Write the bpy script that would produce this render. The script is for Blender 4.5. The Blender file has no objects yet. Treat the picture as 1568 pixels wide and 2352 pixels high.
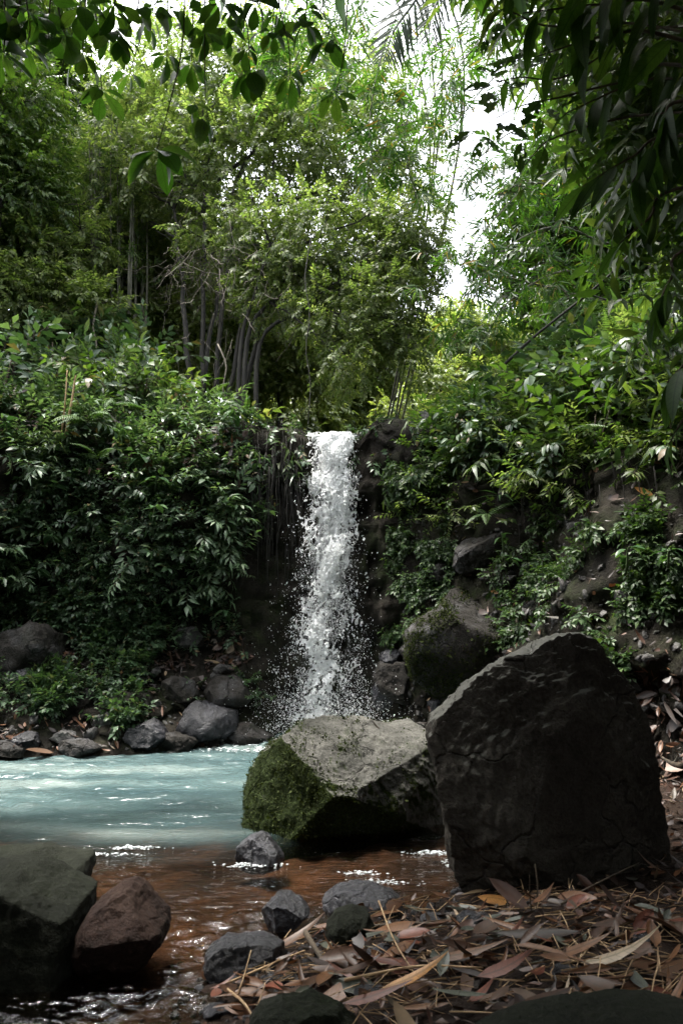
import bpy, math, random
import numpy as np
from math import radians, sin, cos, pi

random.seed(7)
RNG = np.random.default_rng(11)
SC = bpy.context.scene
COL = SC.collection

# ------------------------------------------------------------------ camera
PITCH = radians(10.0)
CAMZ = 1.3
cam_data = bpy.data.cameras.new('camera')
cam_data.sensor_fit = 'VERTICAL'
cam_data.sensor_height = 36.0
cam_data.sensor_width = 24.0
cam_data.lens = 24.0
cam_data.clip_start = 0.05
cam_data.clip_end = 1500.0
cam_data.dof.use_dof = True
cam_data.dof.focus_distance = 6.5
cam_data.dof.aperture_fstop = 5.6
cam = bpy.data.objects.new('camera', cam_data)
COL.objects.link(cam)
cam.location = (0, 0, CAMZ)
cam.rotation_euler = (radians(90) + PITCH, 0, 0)
SC.camera = cam

# ------------------------------------------------------------------ sky, sun, exposure
SUN_EL, SUN_AZ = radians(74), radians(-75)          # azimuth measured from +Y towards +X
world = bpy.data.worlds.new('World')
SC.world = world
world.use_nodes = True
wn, wl = world.node_tree.nodes, world.node_tree.links
wn.clear()
w_out = wn.new('ShaderNodeOutputWorld')
w_bg = wn.new('ShaderNodeBackground')
w_sky = wn.new('ShaderNodeTexSky')
w_sky.sky_type = 'NISHITA'
w_sky.sun_disc = False
w_sky.sun_elevation = SUN_EL
w_sky.sun_rotation = SUN_AZ
w_sky.dust_density = 4.0
w_hs = wn.new('ShaderNodeHueSaturation')
w_hs.inputs['Saturation'].default_value = 0.22      # thin white overcast
wl.new(w_sky.outputs[0], w_hs.inputs['Color'])
wl.new(w_hs.outputs[0], w_bg.inputs['Color'])
w_bg.inputs['Strength'].default_value = 0.15
wl.new(w_bg.outputs[0], w_out.inputs['Surface'])

sun_data = bpy.data.lights.new('sun', 'SUN')
sun_data.energy = 1.5
sun_data.angle = radians(14)
sun_data.color = (1.0, 0.95, 0.86)
sun = bpy.data.objects.new('sun', sun_data)
COL.objects.link(sun)
# lamp shines along its local -Z; aim it down from azimuth SUN_AZ
sun.rotation_euler = (pi / 2 - SUN_EL, 0, pi - SUN_AZ)
sun.location = (-8, 12, 20)

vs = SC.view_settings
vs.view_transform = 'Standard'
vs.look = 'None'
vs.exposure = 2.9
vs.gamma = 1.0
vs.use_curve_mapping = False
SC.render.engine = 'CYCLES'
cy = SC.cycles
cy.max_bounces = 10
cy.diffuse_bounces = 7
cy.glossy_bounces = 3
cy.transmission_bounces = 5
cy.transparent_max_bounces = 10
cy.caustics_reflective = False
cy.caustics_refractive = False
cy.sample_clamp_indirect = 6.0
cy.use_denoising = True

# ------------------------------------------------------------------ projection helpers (design grid 1568 x 2352)
CP, SP = cos(PITCH), sin(PITCH)
F = 1568.0


def D(x, y, Y):
    """World point at distance Y in front of the camera on the line of sight through (x, y)."""
    u, v = (x - 784) / F, (1176 - y) / F
    t = Y / (CP - v * SP)
    return np.array([u * t, Y, CAMZ + t * (v * CP + SP)])


def DG(x, y, z=0.0):
    """World point on the horizontal plane z."""
    u, v = (x - 784) / F, (1176 - y) / F
    t = (z - CAMZ) / (v * CP + SP)
    return np.array([u * t, t * (CP - v * SP), z])


def PR(P):
    P = np.asarray(P, float)
    x, y, z = P[..., 0], P[..., 1], P[..., 2] - CAMZ
    f = y * CP + z * SP
    up = -y * SP + z * CP
    f = np.where(f < 0.05, np.nan, f)
    return 784 + F * x / f, 1176 - F * up / f, f


# ------------------------------------------------------------------ noise
_perm = RNG.permutation(512).astype(np.int64)
_perm = np.concatenate([_perm % 256, _perm % 256, _perm % 256])
_g = RNG.normal(size=(256, 3))
_g /= np.linalg.norm(_g, axis=1)[:, None]


def noise(P):
    P = np.asarray(P, float)
    I = np.floor(P).astype(np.int64)
    f = P - I
    I = I & 255
    w = f * f * f * (f * (f * 6 - 15) + 10)
    out = 0
    for dx in (0, 1):
        wx = w[..., 0] if dx else 1 - w[..., 0]
        for dy in (0, 1):
            wy = w[..., 1] if dy else 1 - w[..., 1]
            for dz in (0, 1):
                wz = w[..., 2] if dz else 1 - w[..., 2]
                h = _perm[_perm[_perm[(I[..., 0] + dx) & 255] + ((I[..., 1] + dy) & 255)] + ((I[..., 2] + dz) & 255)]
                g = _g[h]
                d = g[..., 0] * (f[..., 0] - dx) + g[..., 1] * (f[..., 1] - dy) + g[..., 2] * (f[..., 2] - dz)
                out = out + wx * wy * wz * d
    return out * 1.6


def fbm(P, octaves=4, gain=0.5):
    P = np.asarray(P, float)
    s, a = 0, 1.0
    for o in range(octaves):
        s = s + a * noise(P * (2.0 ** o) + 17.3 * o)
        a *= gain
    return s


def ridged(P, octaves=3):
    P = np.asarray(P, float)
    s, a = 0, 1.0
    for o in range(octaves):
        s = s + a * (1 - np.abs(noise(P * (2.0 ** o) + 9.1 * o)) * 2)
        a *= 0.5
    return s / 1.75


def smooth01(x):
    x = np.clip(x, 0, 1)
    return x * x * (3 - 2 * x)


# ------------------------------------------------------------------ mesh helpers
def mesh(name, V, T, smooth=True, mats=None, mat_idx=None):
    V = np.asarray(V, np.float32).reshape(-1, 3)
    T = np.asarray(T, np.int32)
    k = T.shape[1]
    me = bpy.data.meshes.new(name)
    me.vertices.add(len(V))
    me.vertices.foreach_set('co', V.ravel())
    me.loops.add(len(T) * k)
    me.loops.foreach_set('vertex_index', T.ravel())
    me.polygons.add(len(T))
    me.polygons.foreach_set('loop_start', np.arange(0, len(T) * k, k, dtype=np.int32))
    if smooth:
        me.polygons.foreach_set('use_smooth', np.ones(len(T), dtype=bool))
    if mats:
        for m in mats:
            me.materials.append(m)
    if mat_idx is not None:
        me.polygons.foreach_set('material_index', np.asarray(mat_idx, np.int32))
    me.update(calc_edges=True)
    return me


def tag(o, label=None, cat=None, group=None, kind=None):
    if label: o['label'] = label
    if cat: o['category'] = cat
    if group: o['group'] = group
    if kind: o['kind'] = kind
    return o


def obj(name, me, parent=None, loc=None, rot=None, scale=None):
    o = bpy.data.objects.new(name, me)
    COL.objects.link(o)
    if parent is not None:
        o.parent = parent
    if loc is not None: o.location = [float(c) for c in loc]
    if rot is not None: o.rotation_euler = [float(c) for c in rot]
    if scale is not None: o.scale = (scale, scale, scale) if np.isscalar(scale) else scale
    return o


def empty(name, loc=(0, 0, 0), rz=0.0):
    o = bpy.data.objects.new(name, None)
    COL.objects.link(o)
    o.empty_display_size = 0.1
    o.location = [float(c) for c in loc]
    o.rotation_euler = (0, 0, rz)
    return o


def copy_tree(o, parent=None):
    c = o.copy()
    COL.objects.link(c)
    if parent is not None:
        c.parent = parent
    for ch in list(o.children):
        copy_tree(ch, c)
    return c


def unit(v):
    v = np.asarray(v, float)
    return v / (np.linalg.norm(v, axis=-1, keepdims=True) + 1e-9)


def frames(d, up=None):
    """Rotation matrices with X along d and Z as near up as possible."""
    d = unit(np.atleast_2d(d))
    if up is None:
        up = np.tile([0, 0, 1.0], (len(d), 1))
    up = np.broadcast_to(np.asarray(up, float), d.shape)
    z = up - (up * d).sum(1)[:, None] * d
    bad = np.linalg.norm(z, axis=1) < 1e-3
    if bad.any():
        alt = np.array([0.3, 1.0, 0.2])
        zz = alt - (d[bad] @ alt)[:, None] * d[bad]
        z = z.copy(); z[bad] = zz
    z = unit(z)
    y = np.cross(z, d)
    return np.stack([d, y, z], axis=2)


def euler_of(d, up=(0, 0, 1)):
    from mathutils import Matrix
    return Matrix(frames(d, np.asarray(up, float)[None])[0].tolist()).to_euler()


def place(tV, tT, pos, R, scale):
    n, nv = len(pos), len(tV)
    scale = np.broadcast_to(np.asarray(scale, float), (n,))
    V = pos[:, None, :] + scale[:, None, None] * np.einsum('nij,kj->nki', R, tV)
    T = tT[None] + (np.arange(n) * nv)[:, None, None]
    return V.reshape(-1, 3), T.reshape(-1, tT.shape[1])


def merge(parts):
    Vs, Ts, off = [], [], 0
    for V, T in parts:
        Vs.append(np.asarray(V, float).reshape(-1, 3)); Ts.append(np.asarray(T) + off); off += len(Vs[-1])
    return np.concatenate(Vs), np.concatenate(Ts)


def tube(P, r, n=6):
    """Triangle tube along polyline P with radii r; closed ends."""
    P = np.asarray(P, float)
    r = np.broadcast_to(np.asarray(r, float), (len(P),))
    tan = np.gradient(P, axis=0)
    R = frames(tan, np.array([[0.31, 0.17, 0.93]]))
    a = np.linspace(0, 2 * pi, n, endpoint=False)
    ring = np.stack([np.zeros(n), np.cos(a), np.sin(a)], 1)
    V = (P[:, None] + r[:, None, None] * np.einsum('nij,kj->nki', R, ring)).reshape(-1, 3)
    T = []
    m = len(P)
    for i in range(m - 1):
        for k in range(n):
            a0, a1 = i * n + k, i * n + (k + 1) % n
            b0, b1 = a0 + n, a1 + n
            T += [(a0, a1, b1), (a0, b1, b0)]
    for k in range(1, n - 1):
        T.append((0, k + 1, k)); T.append(((m - 1) * n, (m - 1) * n + k, (m - 1) * n + k + 1))
    return V, np.array(T)


def wiggle(p0, p1, n=8, amp=0.1, sag=0.0, seed=0):
    p0, p1 = np.asarray(p0, float), np.asarray(p1, float)
    t = np.linspace(0, 1, n)[:, None]
    L = np.linalg.norm(p1 - p0)
    P = p0 + (p1 - p0) * t
    off = np.stack([fbm(np.stack([t[:, 0] * 3 + seed * 7.7, np.full(n, k * 5.1 + seed), np.zeros(n)], 1), 2) for k in range(3)], 1)
    P = P + off * amp * L * np.sin(pi * t)
    P[:, 2] -= (sag * L * 4 * t * (1 - t))[:, 0]
    return P


# ------------------------------------------------------------------ leaf shapes (along +X, face up +Z)
def leaf(L=1.0, W=0.45, nseg=2, fold=0.25, droop=0.25, shape='oval', twist=0.0, curl=0.0):
    xs = np.linspace(0, 1, nseg + 1)
    if shape == 'oval':
        prof = np.sin(pi * xs ** 0.85) ** 0.75
    elif shape == 'lance':
        prof = np.sin(pi * xs ** 0.6) ** 1.0
    elif shape == 'obov':
        prof = np.sin(pi * xs ** 1.45) ** 0.8
    else:
        prof = np.sin(pi * xs)
    prof[0] = prof[-1] = 0
    V, idx = [], []
    for i, x in enumerate(xs):
        w = W * L * 0.5 * prof[i]
        z = -droop * L * x * x
        if curl:
            ang = curl * x
            px, pz = (math.sin(ang) / curl * L, -(1 - math.cos(ang)) / curl * L)
        else:
            px, pz = L * x, z
        if i in (0, nseg):
            V.append((px, 0, pz)); idx.append((len(V) - 1,) * 3)
        else:
            tw = twist * x
            V += [(px, w * cos(tw), pz + fold * w + w * sin(tw)), (px, 0, pz), (px, -w * cos(tw), pz + fold * w - w * sin(tw))]
            idx.append((len(V) - 3, len(V) - 2, len(V) - 1))
    T = []
    for i in range(nseg):
        a, b = idx[i], idx[i + 1]
        for s in (0, 1):
            q = (a[s], a[s + 1], b[s + 1], b[s])
            if q[0] == q[1]: T.append((q[0], q[2], q[3]))
            elif q[2] == q[3]: T.append((q[0], q[1], q[2]))
            else: T += [(q[0], q[1], q[2]), (q[0], q[2], q[3])]
    return np.array(V, float), np.array(T)


def eaten_leaf(L, W, seed, hole=0.28, droop=0.2, fold=0.2):
    """Broad leaf with insect holes."""
    nx, ny = 16, 8
    xs = np.linspace(0.0, 1, nx + 1)
    prof = np.sin(pi * np.clip(xs, 0.01, 0.99) ** 0.85) ** 0.75
    V = []
    for i, x in enumerate(xs):
        for j in range(ny + 1):
            s = j / ny * 2 - 1
            w = W * L * 0.5 * prof[i]
            V.append((L * x, s * w, -droop * L * x * x + fold * abs(s) * w))
    V = np.array(V)
    T = []
    for i in range(nx):
        for j in range(ny):
            c = np.array([[i * 0.42, j * 0.42, seed * 3.3]])
            edge = abs((j + 0.5) / ny * 2 - 1)
            if noise(c)[0] > hole + 0.15 * (edge < 0.3):
                continue
            a, b = i * (ny + 1) + j, (i + 1) * (ny + 1) + j
            T += [(a, b, b + 1), (a, b + 1, a + 1)]
    return V, np.array(T)


def sprig(K=12, twig=1.0, L=0.3, W=0.45, nseg=2, shape='oval', seed=0, spread=60, droop=0.3, start=0.1, twig_r=0.006, tip=True):
    """A twig along +X with K alternating leaves; returns leaf mesh and twig mesh."""
    r = np.random.default_rng(seed)
    ls = []
    for k in range(K):
        x = twig * (start + (1 - start) * k / max(1, K - 1))
        side = 1 if k % 2 else -1
        ang = radians(spread + r.uniform(-18, 18)) * (1 - 0.55 * (k / K) ** 2) * side
        if tip and k == K - 1: ang = r.uniform(-0.2, 0.2)
        el = r.uniform(-0.5, 0.25)
        d = np.array([[cos(ang) * cos(el), sin(ang) * cos(el), sin(el)]])
        up = np.array([[r.normal(0, .35), r.normal(0, .35), 1.0]])
        lv, lt = leaf(L * r.uniform(.7, 1.15), W * r.uniform(.85, 1.15), nseg, fold=r.uniform(.1, .4), droop=droop * r.uniform(.3, 1.6), shape=shape)
        lv = lv + np.array([0.04 * L, 0, 0])
        z = -0.12 * twig * (x / twig) ** 2
        ls.append(place(lv, lt, np.array([[x, 0, z]]), frames(d, up), 1.0))
    xs = np.linspace(0, twig, 4)
    tw = tube(np.stack([xs, xs * 0, -0.12 * twig * (xs / twig) ** 2], 1), np.linspace(twig_r, twig_r * .4, 4), 3)
    return merge(ls), tw


def fan(K=6, L=1.0, W=0.11, seed=0, nseg=3):
    """A bamboo twig end: lance leaves fanned from one point, drooping."""
    r = np.random.default_rng(seed)
    ls = []
    for k in range(K):
        ang = radians(np.linspace(-75, 75, K)[k] + r.uniform(-12, 12))
        el = r.uniform(-0.55, 0.1)
        d = np.array([[cos(ang) * cos(el), sin(ang) * cos(el), sin(el)]])
        lv, lt = leaf(L * r.uniform(.65, 1.1), W * r.uniform(.8, 1.2), nseg, fold=.3, droop=r.uniform(.1, .5), shape='lance')
        ls.append(place(lv, lt, np.array([[-0.18 * L * abs(math.sin(ang)) * r.uniform(0, 2), 0, 0]]), frames(d, np.array([[r.normal(0, .4), r.normal(0, .4), 1]])), 1.0))
    return merge(ls)


def frond(n=18, L=1.0, W=0.28, droop=0.5, seed=0, pw=0.045):
    """Fern or palm frond along +X: rachis with paired pinnae."""
    r = np.random.default_rng(seed)
    ls = []
    for k in range(n):
        s = (k + 0.7) / n
        x, z = L * s * (1 - 0.12 * s * droop), L * (0.25 * s - droop * s * s)
        slope = math.atan2(0.25 - 2 * droop * s, 1)
        pl = W * L * (sin(pi * min(1, s * 0.82 + 0.2)) ** 0.8) * r.uniform(.85, 1.1)
        if k == n - 1: pl *= .6
        for side in (-1, 1):
            a = radians(62 - 22 * s) * side
            d = np.array([[cos(a) * cos(slope), sin(a), cos(a) * sin(slope) - 0.25]])
            lv, lt = leaf(pl, pw * L / max(pl, .01), 2, fold=.3, droop=.25, shape='lance')
            ls.append(place(lv, lt, np.array([[x, 0, z]]), frames(d), 1.0))
    s = np.linspace(0, 1, 7)
    P = np.stack([L * s * (1 - 0.12 * s * droop), s * 0, L * (0.25 * s - droop * s * s)], 1)
    rach = tube(P, np.linspace(.012, .003, 7) * L, 3)
    return merge(ls + [rach])
# ------------------------------------------------------------------ materials
def nodes_of(name):
    m = bpy.data.materials.new(name)
    m.use_nodes = True
    nt = m.node_tree
    nt.nodes.clear()
    out = nt.nodes.new('ShaderNodeOutputMaterial')
    return m, nt, out


def N(nt, t, **kw):
    n = nt.nodes.new('ShaderNode' + t)
    for k, v in kw.items():
        if k.startswith('i_'):
            n.inputs[k[2:].replace('_', ' ')].default_value = v
        else:
            setattr(n, k, v)
    return n


def ramp(nt, fac, stops):
    n = nt.nodes.new('ShaderNodeValToRGB')
    cr = n.color_ramp
    while len(cr.elements) > 1: cr.elements.remove(cr.elements[-1])
    cr.elements[0].position = stops[0][0]; cr.elements[0].color = (*stops[0][1], 1)
    for p, c in stops[1:]:
        e = cr.elements.new(p); e.color = (*c, 1)
    nt.links.new(fac, n.inputs['Fac'])
    return n.outputs['Color']


def leaf_mat(name, stops, transl=0.4, rough=0.38, tint=(1.25, 1.35, 0.55), spec=0.5, veins=False, per='island'):
    m, nt, out = nodes_of(name)
    L = nt.links
    if per == 'island':
        rnd = N(nt, 'NewGeometry').outputs['Random Per Island']
    else:
        rnd = N(nt, 'ObjectInfo').outputs['Random']
    c = ramp(nt, rnd, stops)
    if veins:
        tc = N(nt, 'TexCoord')
        sx = N(nt, 'SeparateXYZ'); L.new(tc.outputs['Object'], sx.inputs[0])
        ab = N(nt, 'Math', operation='ABSOLUTE'); L.new(sx.outputs['Y'], ab.inputs[0])
        mx = N(nt, 'Math', operation='MULTIPLY_ADD'); L.new(ab.outputs[0], mx.inputs[0]); mx.inputs[1].default_value = -0.8; L.new(sx.outputs['X'], mx.inputs[2])
        fr = N(nt, 'Math', operation='MULTIPLY'); L.new(mx.outputs[0], fr.inputs[0]); fr.inputs[1].default_value = 11.0
        fc = N(nt, 'Math', operation='FRACT'); L.new(fr.outputs[0], fc.inputs[0])
        lt = N(nt, 'Math', operation='LESS_THAN'); L.new(fc.outputs[0], lt.inputs[0]); lt.inputs[1].default_value = 0.10
        mid = N(nt, 'Math', operation='LESS_THAN'); L.new(ab.outputs[0], mid.inputs[0]); mid.inputs[1].default_value = 0.013
        mxx = N(nt, 'Math', operation='MAXIMUM'); L.new(lt.outputs[0], mxx.inputs[0]); L.new(mid.outputs[0], mxx.inputs[1])
        mixv = N(nt, 'MixRGB', blend_type='MULTIPLY'); L.new(mxx.outputs[0], mixv.inputs['Fac']); L.new(c, mixv.inputs['Color1'])
        mixv.inputs['Color2'].default_value = (0.62, 0.66, 0.6, 1)
        c = mixv.outputs[0]
    tc2 = N(nt, 'TexCoord')
    no = N(nt, 'TexNoise'); no.inputs['Scale'].default_value = 30 if per == 'island' else 7; no.inputs['Detail'].default_value = 5; L.new(tc2.outputs['Object'], no.inputs['Vector'])
    mot = N(nt, 'MixRGB', blend_type='MULTIPLY'); mot.inputs['Fac'].default_value = 0.5
    L.new(c, mot.inputs['Color1'])
    L.new(ramp(nt, no.outputs['Fac'], [(0.3, (0.55, 0.55, 0.5)), (0.7, (1.15, 1.15, 1.1))]), mot.inputs['Color2'])
    c = mot.outputs[0]
    b = N(nt, 'BsdfPrincipled')
    L.new(c, b.inputs['Base Color'])
    b.inputs['Roughness'].default_value = rough
    b.inputs['Specular IOR Level'].default_value = spec
    if transl > 0:
        tr = N(nt, 'BsdfTranslucent')
        t = N(nt, 'MixRGB', blend_type='MULTIPLY'); t.inputs['Fac'].default_value = 1
        L.new(c, t.inputs['Color1']); t.inputs['Color2'].default_value = (*tint, 1)
        L.new(t.outputs[0], tr.inputs['Color'])
        mx = N(nt, 'MixShader'); mx.inputs['Fac'].default_value = transl
        L.new(b.outputs[0], mx.inputs[1]); L.new(tr.outputs[0], mx.inputs[2])
        L.new(mx.outputs[0], out.inputs['Surface'])
    else:
        L.new(b.outputs[0], out.inputs['Surface'])
    return m


def rock_mat(name, cols, moss=0.0, moss_col=((0.02, 0.032, 0.008), (0.06, 0.085, 0.02)), rough=0.75, scale=3.0, bump=0.6, up=0.0, side=None, wet=0.0, lichen=0.0, fine=60.0, spec=.14, crack=0.0, lit_top=0.0):
    """Layered stone: big tone patches, grain, cracks in relief, optional moss."""
    m, nt, out = nodes_of(name)
    L = nt.links
    tc = N(nt, 'NewGeometry')
    pos = tc.outputs['Position']
    n1 = N(nt, 'TexNoise'); n1.inputs['Scale'].default_value = scale; n1.inputs['Detail'].default_value = 8; n1.inputs['Roughness'].default_value = .65
    n2 = N(nt, 'TexNoise'); n2.inputs['Scale'].default_value = fine; n2.inputs['Detail'].default_value = 6; n2.inputs['Roughness'].default_value = .7
    n3 = N(nt, 'TexNoise'); n3.inputs['Scale'].default_value = scale * 5; n3.inputs['Detail'].default_value = 7; n3.inputs['Roughness'].default_value = .7
    for n in (n1, n2, n3): L.new(pos, n.inputs['Vector'])
    c = ramp(nt, n1.outputs['Fac'], [(0.3, cols[0]), (0.5, cols[1]), (0.7, cols[2])])
    g = N(nt, 'MixRGB', blend_type='MULTIPLY'); g.inputs['Fac'].default_value = 0.75
    L.new(c, g.inputs['Color1'])
    L.new(ramp(nt, n2.outputs['Fac'], [(0.3, (0.35, 0.35, 0.35)), (0.5, (0.9, 0.9, 0.9)), (0.72, (1.5, 1.5, 1.5))]), g.inputs['Color2'])
    c = g.outputs[0]
    if lichen > 0:
        lm = ramp(nt, n3.outputs['Fac'], [(0.58, (0, 0, 0)), (0.66, (1, 1, 1))])
        x = N(nt, 'MixRGB'); fm = N(nt, 'Math', operation='MULTIPLY'); L.new(lm, fm.inputs[0]); fm.inputs[1].default_value = lichen
        L.new(fm.outputs[0], x.inputs['Fac']); L.new(c, x.inputs['Color1']); x.inputs['Color2'].default_value = (0.33, 0.35, 0.27, 1)
        c = x.outputs[0]
    cr = None
    if crack > 0:
        nw = N(nt, 'TexNoise'); nw.inputs['Scale'].default_value = 2.6; nw.inputs['Detail'].default_value = 5; L.new(pos, nw.inputs['Vector'])
        wv = N(nt, 'MixRGB'); wv.inputs['Fac'].default_value = .28; L.new(pos, wv.inputs['Color1']); L.new(nw.outputs['Color'], wv.inputs['Color2'])
        vo = N(nt, 'TexVoronoi', feature='DISTANCE_TO_EDGE'); vo.inputs['Scale'].default_value = 3.4; L.new(wv.outputs[0], vo.inputs['Vector'])
        cr = ramp(nt, vo.outputs['Distance'], [(0.0, (1, 1, 1)), (0.022, (0, 0, 0))])
        sel = ramp(nt, n1.outputs['Fac'], [(.46, (0, 0, 0)), (.56, (1, 1, 1))])
        cm = N(nt, 'Math', operation='MULTIPLY'); L.new(cr, cm.inputs[0]); L.new(sel, cm.inputs[1])
        cr = cm.outputs[0]
        cf = N(nt, 'Math', operation='MULTIPLY'); L.new(cr, cf.inputs[0]); cf.inputs[1].default_value = crack
        x = N(nt, 'MixRGB'); L.new(cf.outputs[0], x.inputs['Fac']); L.new(c, x.inputs['Color1']); x.inputs['Color2'].default_value = (0.008, 0.007, 0.006, 1)
        c = x.outputs[0]
    if lit_top > 0:  # skylight on upward faces, painted into the colour as a paler grey
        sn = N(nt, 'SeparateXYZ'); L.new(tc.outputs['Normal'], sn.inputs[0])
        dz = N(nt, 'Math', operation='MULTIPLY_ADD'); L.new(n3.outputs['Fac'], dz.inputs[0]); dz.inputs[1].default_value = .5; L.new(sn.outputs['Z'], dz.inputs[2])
        dm = ramp(nt, dz.outputs[0], [(.62, (0, 0, 0)), (.85, (lit_top, lit_top, lit_top))])
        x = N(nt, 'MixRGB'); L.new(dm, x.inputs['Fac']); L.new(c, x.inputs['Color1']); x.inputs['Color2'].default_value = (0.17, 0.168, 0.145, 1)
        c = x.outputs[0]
    rough_sock = None
    hsum = N(nt, 'Math', operation='MULTIPLY_ADD'); L.new(n3.outputs['Fac'], hsum.inputs[0]); hsum.inputs[1].default_value = 1.4; L.new(n2.outputs['Fac'], hsum.inputs[2])
    if cr is not None:
        h2 = N(nt, 'Math', operation='MULTIPLY_ADD'); L.new(cr, h2.inputs[0]); h2.inputs[1].default_value = -1.2; L.new(hsum.outputs[0], h2.inputs[2])
        hsum = h2
    if moss > 0:
        nm = N(nt, 'TexNoise'); nm.inputs['Scale'].default_value = 2.2; nm.inputs['Detail'].default_value = 9; nm.inputs['Roughness'].default_value = .72
        L.new(pos, nm.inputs['Vector'])
        s = N(nt, 'Math', operation='ADD'); L.new(nm.outputs['Fac'], s.inputs[0]); s.inputs[1].default_value = moss - 0.5
        last = s
        if side is not None:
            sep = N(nt, 'VectorMath', operation='DOT_PRODUCT'); L.new(tc.outputs['Normal'], sep.inputs[0]); sep.inputs[1].default_value = side
            ma = N(nt, 'Math', operation='MULTIPLY_ADD'); L.new(sep.outputs['Value'], ma.inputs[0]); ma.inputs[1].default_value = 0.35; L.new(last.outputs[0], ma.inputs[2])
            last = ma
        mk = ramp(nt, last.outputs[0], [(0.40, (0, 0, 0)), (0.50, (.35, .35, .35)), (0.60, (1, 1, 1))])
        mc = ramp(nt, n2.outputs['Fac'], [(0.35, moss_col[0]), (0.68, moss_col[1])])
        x = N(nt, 'MixRGB'); L.new(mk, x.inputs['Fac']); L.new(c, x.inputs['Color1']); L.new(mc, x.inputs['Color2'])
        c = x.outputs[0]
        rr = N(nt, 'MapRange'); L.new(mk, rr.inputs['Value']); rr.inputs['To Min'].default_value = rough; rr.inputs['To Max'].default_value = 0.95
        rough_sock = rr.outputs[0]
    b = N(nt, 'BsdfPrincipled')
    L.new(c, b.inputs['Base Color'])
    if wet > 0:
        wr = ramp(nt, n3.outputs['Fac'], [(0.38, (rough, rough, rough)), (0.62, (max(0.12, rough - wet),) * 3)])
        L.new(wr, b.inputs['Roughness'])
    elif rough_sock is not None: L.new(rough_sock, b.inputs['Roughness'])
    else: b.inputs['Roughness'].default_value = rough
    b.inputs['Specular IOR Level'].default_value = spec
    bp = N(nt, 'Bump'); bp.inputs['Strength'].default_value = bump; bp.inputs['Distance'].default_value = 0.02
    L.new(hsum.outputs[0], bp.inputs['Height']); L.new(bp.outputs[0], b.inputs['Normal'])
    L.new(b.outputs[0], out.inputs['Surface'])
    return m


def bark_mat(name, c0, c1, moss=0.0):
    m, nt, out = nodes_of(name)
    L = nt.links
    g = N(nt, 'NewGeometry')
    mp = N(nt, 'Mapping'); L.new(g.outputs['Position'], mp.inputs['Vector']); mp.inputs['Scale'].default_value = (14, 14, 3)
    n1 = N(nt, 'TexNoise'); n1.inputs['Scale'].default_value = 1.5; n1.inputs['Detail'].default_value = 8; L.new(mp.outputs[0], n1.inputs['Vector'])
    c = ramp(nt, n1.outputs['Fac'], [(0.35, c0), (0.65, c1)])
    b = N(nt, 'BsdfPrincipled'); L.new(c, b.inputs['Base Color']); b.inputs['Roughness'].default_value = .85
    bp = N(nt, 'Bump'); bp.inputs['Strength'].default_value = .7; bp.inputs['Distance'].default_value = .02
    L.new(n1.outputs['Fac'], bp.inputs['Height']); L.new(bp.outputs[0], b.inputs['Normal'])
    L.new(b.outputs[0], out.inputs['Surface'])
    return m


M = {}
M['crown'] = leaf_mat('crown_leaf', [(0, (0.07, 0.108, 0.031)), (.45, (0.12, 0.165, 0.05)), (.8, (0.165, 0.208, 0.073)), (1, (0.22, 0.24, 0.11))], transl=.55, rough=.42, tint=(1.22, 1.38, .65))
M['mid'] = leaf_mat('mid_green_leaf', [(0, (0.03, 0.065, 0.014)), (.6, (0.06, 0.11, 0.024)), (1, (0.11, 0.15, 0.045))], transl=.45, rough=.42, spec=.4)
M['dark'] = leaf_mat('dark_green_leaf', [(0, (0.02, 0.045, 0.014)), (.7, (0.04, 0.08, 0.024)), (1, (0.07, 0.11, 0.032))], transl=.3, rough=.45, spec=.35)
M['slope'] = leaf_mat('slope_leaf', [(0, (0.024, 0.052, 0.024)), (.6, (0.052, 0.098, 0.047)), (.95, (0.095, 0.14, 0.078)), (1, (0.14, 0.09, 0.04))], transl=.3, rough=.42, spec=.4)
M['bamboo'] = leaf_mat('bamboo_leaf', [(0, (0.025, 0.075, 0.012)), (.6, (0.055, 0.12, 0.02)), (.96, (0.09, 0.15, 0.03)), (1, (0.3, 0.16, 0.04))], transl=.45, rough=.4, tint=(1.3, 1.5, .6))
M['hang'] = leaf_mat('broad_leaf_underside', [(0, (0.035, 0.08, 0.018)), (.6, (0.055, 0.115, 0.026)), (1, (0.09, 0.135, 0.035))], transl=.58, rough=.45, veins=True, per='object', tint=(1.3, 1.6, .5))
M['lance'] = leaf_mat('lance_leaf', [(0, (0.03, 0.065, 0.018)), (.7, (0.05, 0.1, 0.026)), (1, (0.08, 0.13, 0.035))], transl=.45, rough=.55, veins=True, per='object', spec=.25)
M['plant'] = leaf_mat('plant_leaf', [(0, (0.03, 0.075, 0.03)), (.6, (0.055, 0.11, 0.045)), (1, (0.09, 0.15, 0.07))], transl=.3, rough=.28, veins=False, per='object', spec=.6)
M['pale'] = leaf_mat('pale_slope_leaf', [(0, (0.06, 0.11, 0.055)), (.6, (0.10, 0.16, 0.085)), (1, (0.15, 0.2, 0.12))], transl=.3, rough=.4, spec=.4)
M['fern'] = leaf_mat('fern_leaf', [(0, (0.035, 0.085, 0.02)), (.6, (0.06, 0.12, 0.03)), (1, (0.09, 0.15, 0.05))], transl=.35, rough=.45, per='object')
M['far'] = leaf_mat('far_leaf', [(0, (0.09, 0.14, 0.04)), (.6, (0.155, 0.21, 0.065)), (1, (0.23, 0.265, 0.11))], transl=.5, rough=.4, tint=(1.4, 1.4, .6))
M['palm'] = leaf_mat('palm_leaf', [(0, (0.008, 0.016, 0.01)), (1, (0.02, 0.034, 0.016))], transl=.15, rough=.6, spec=.15)
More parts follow.
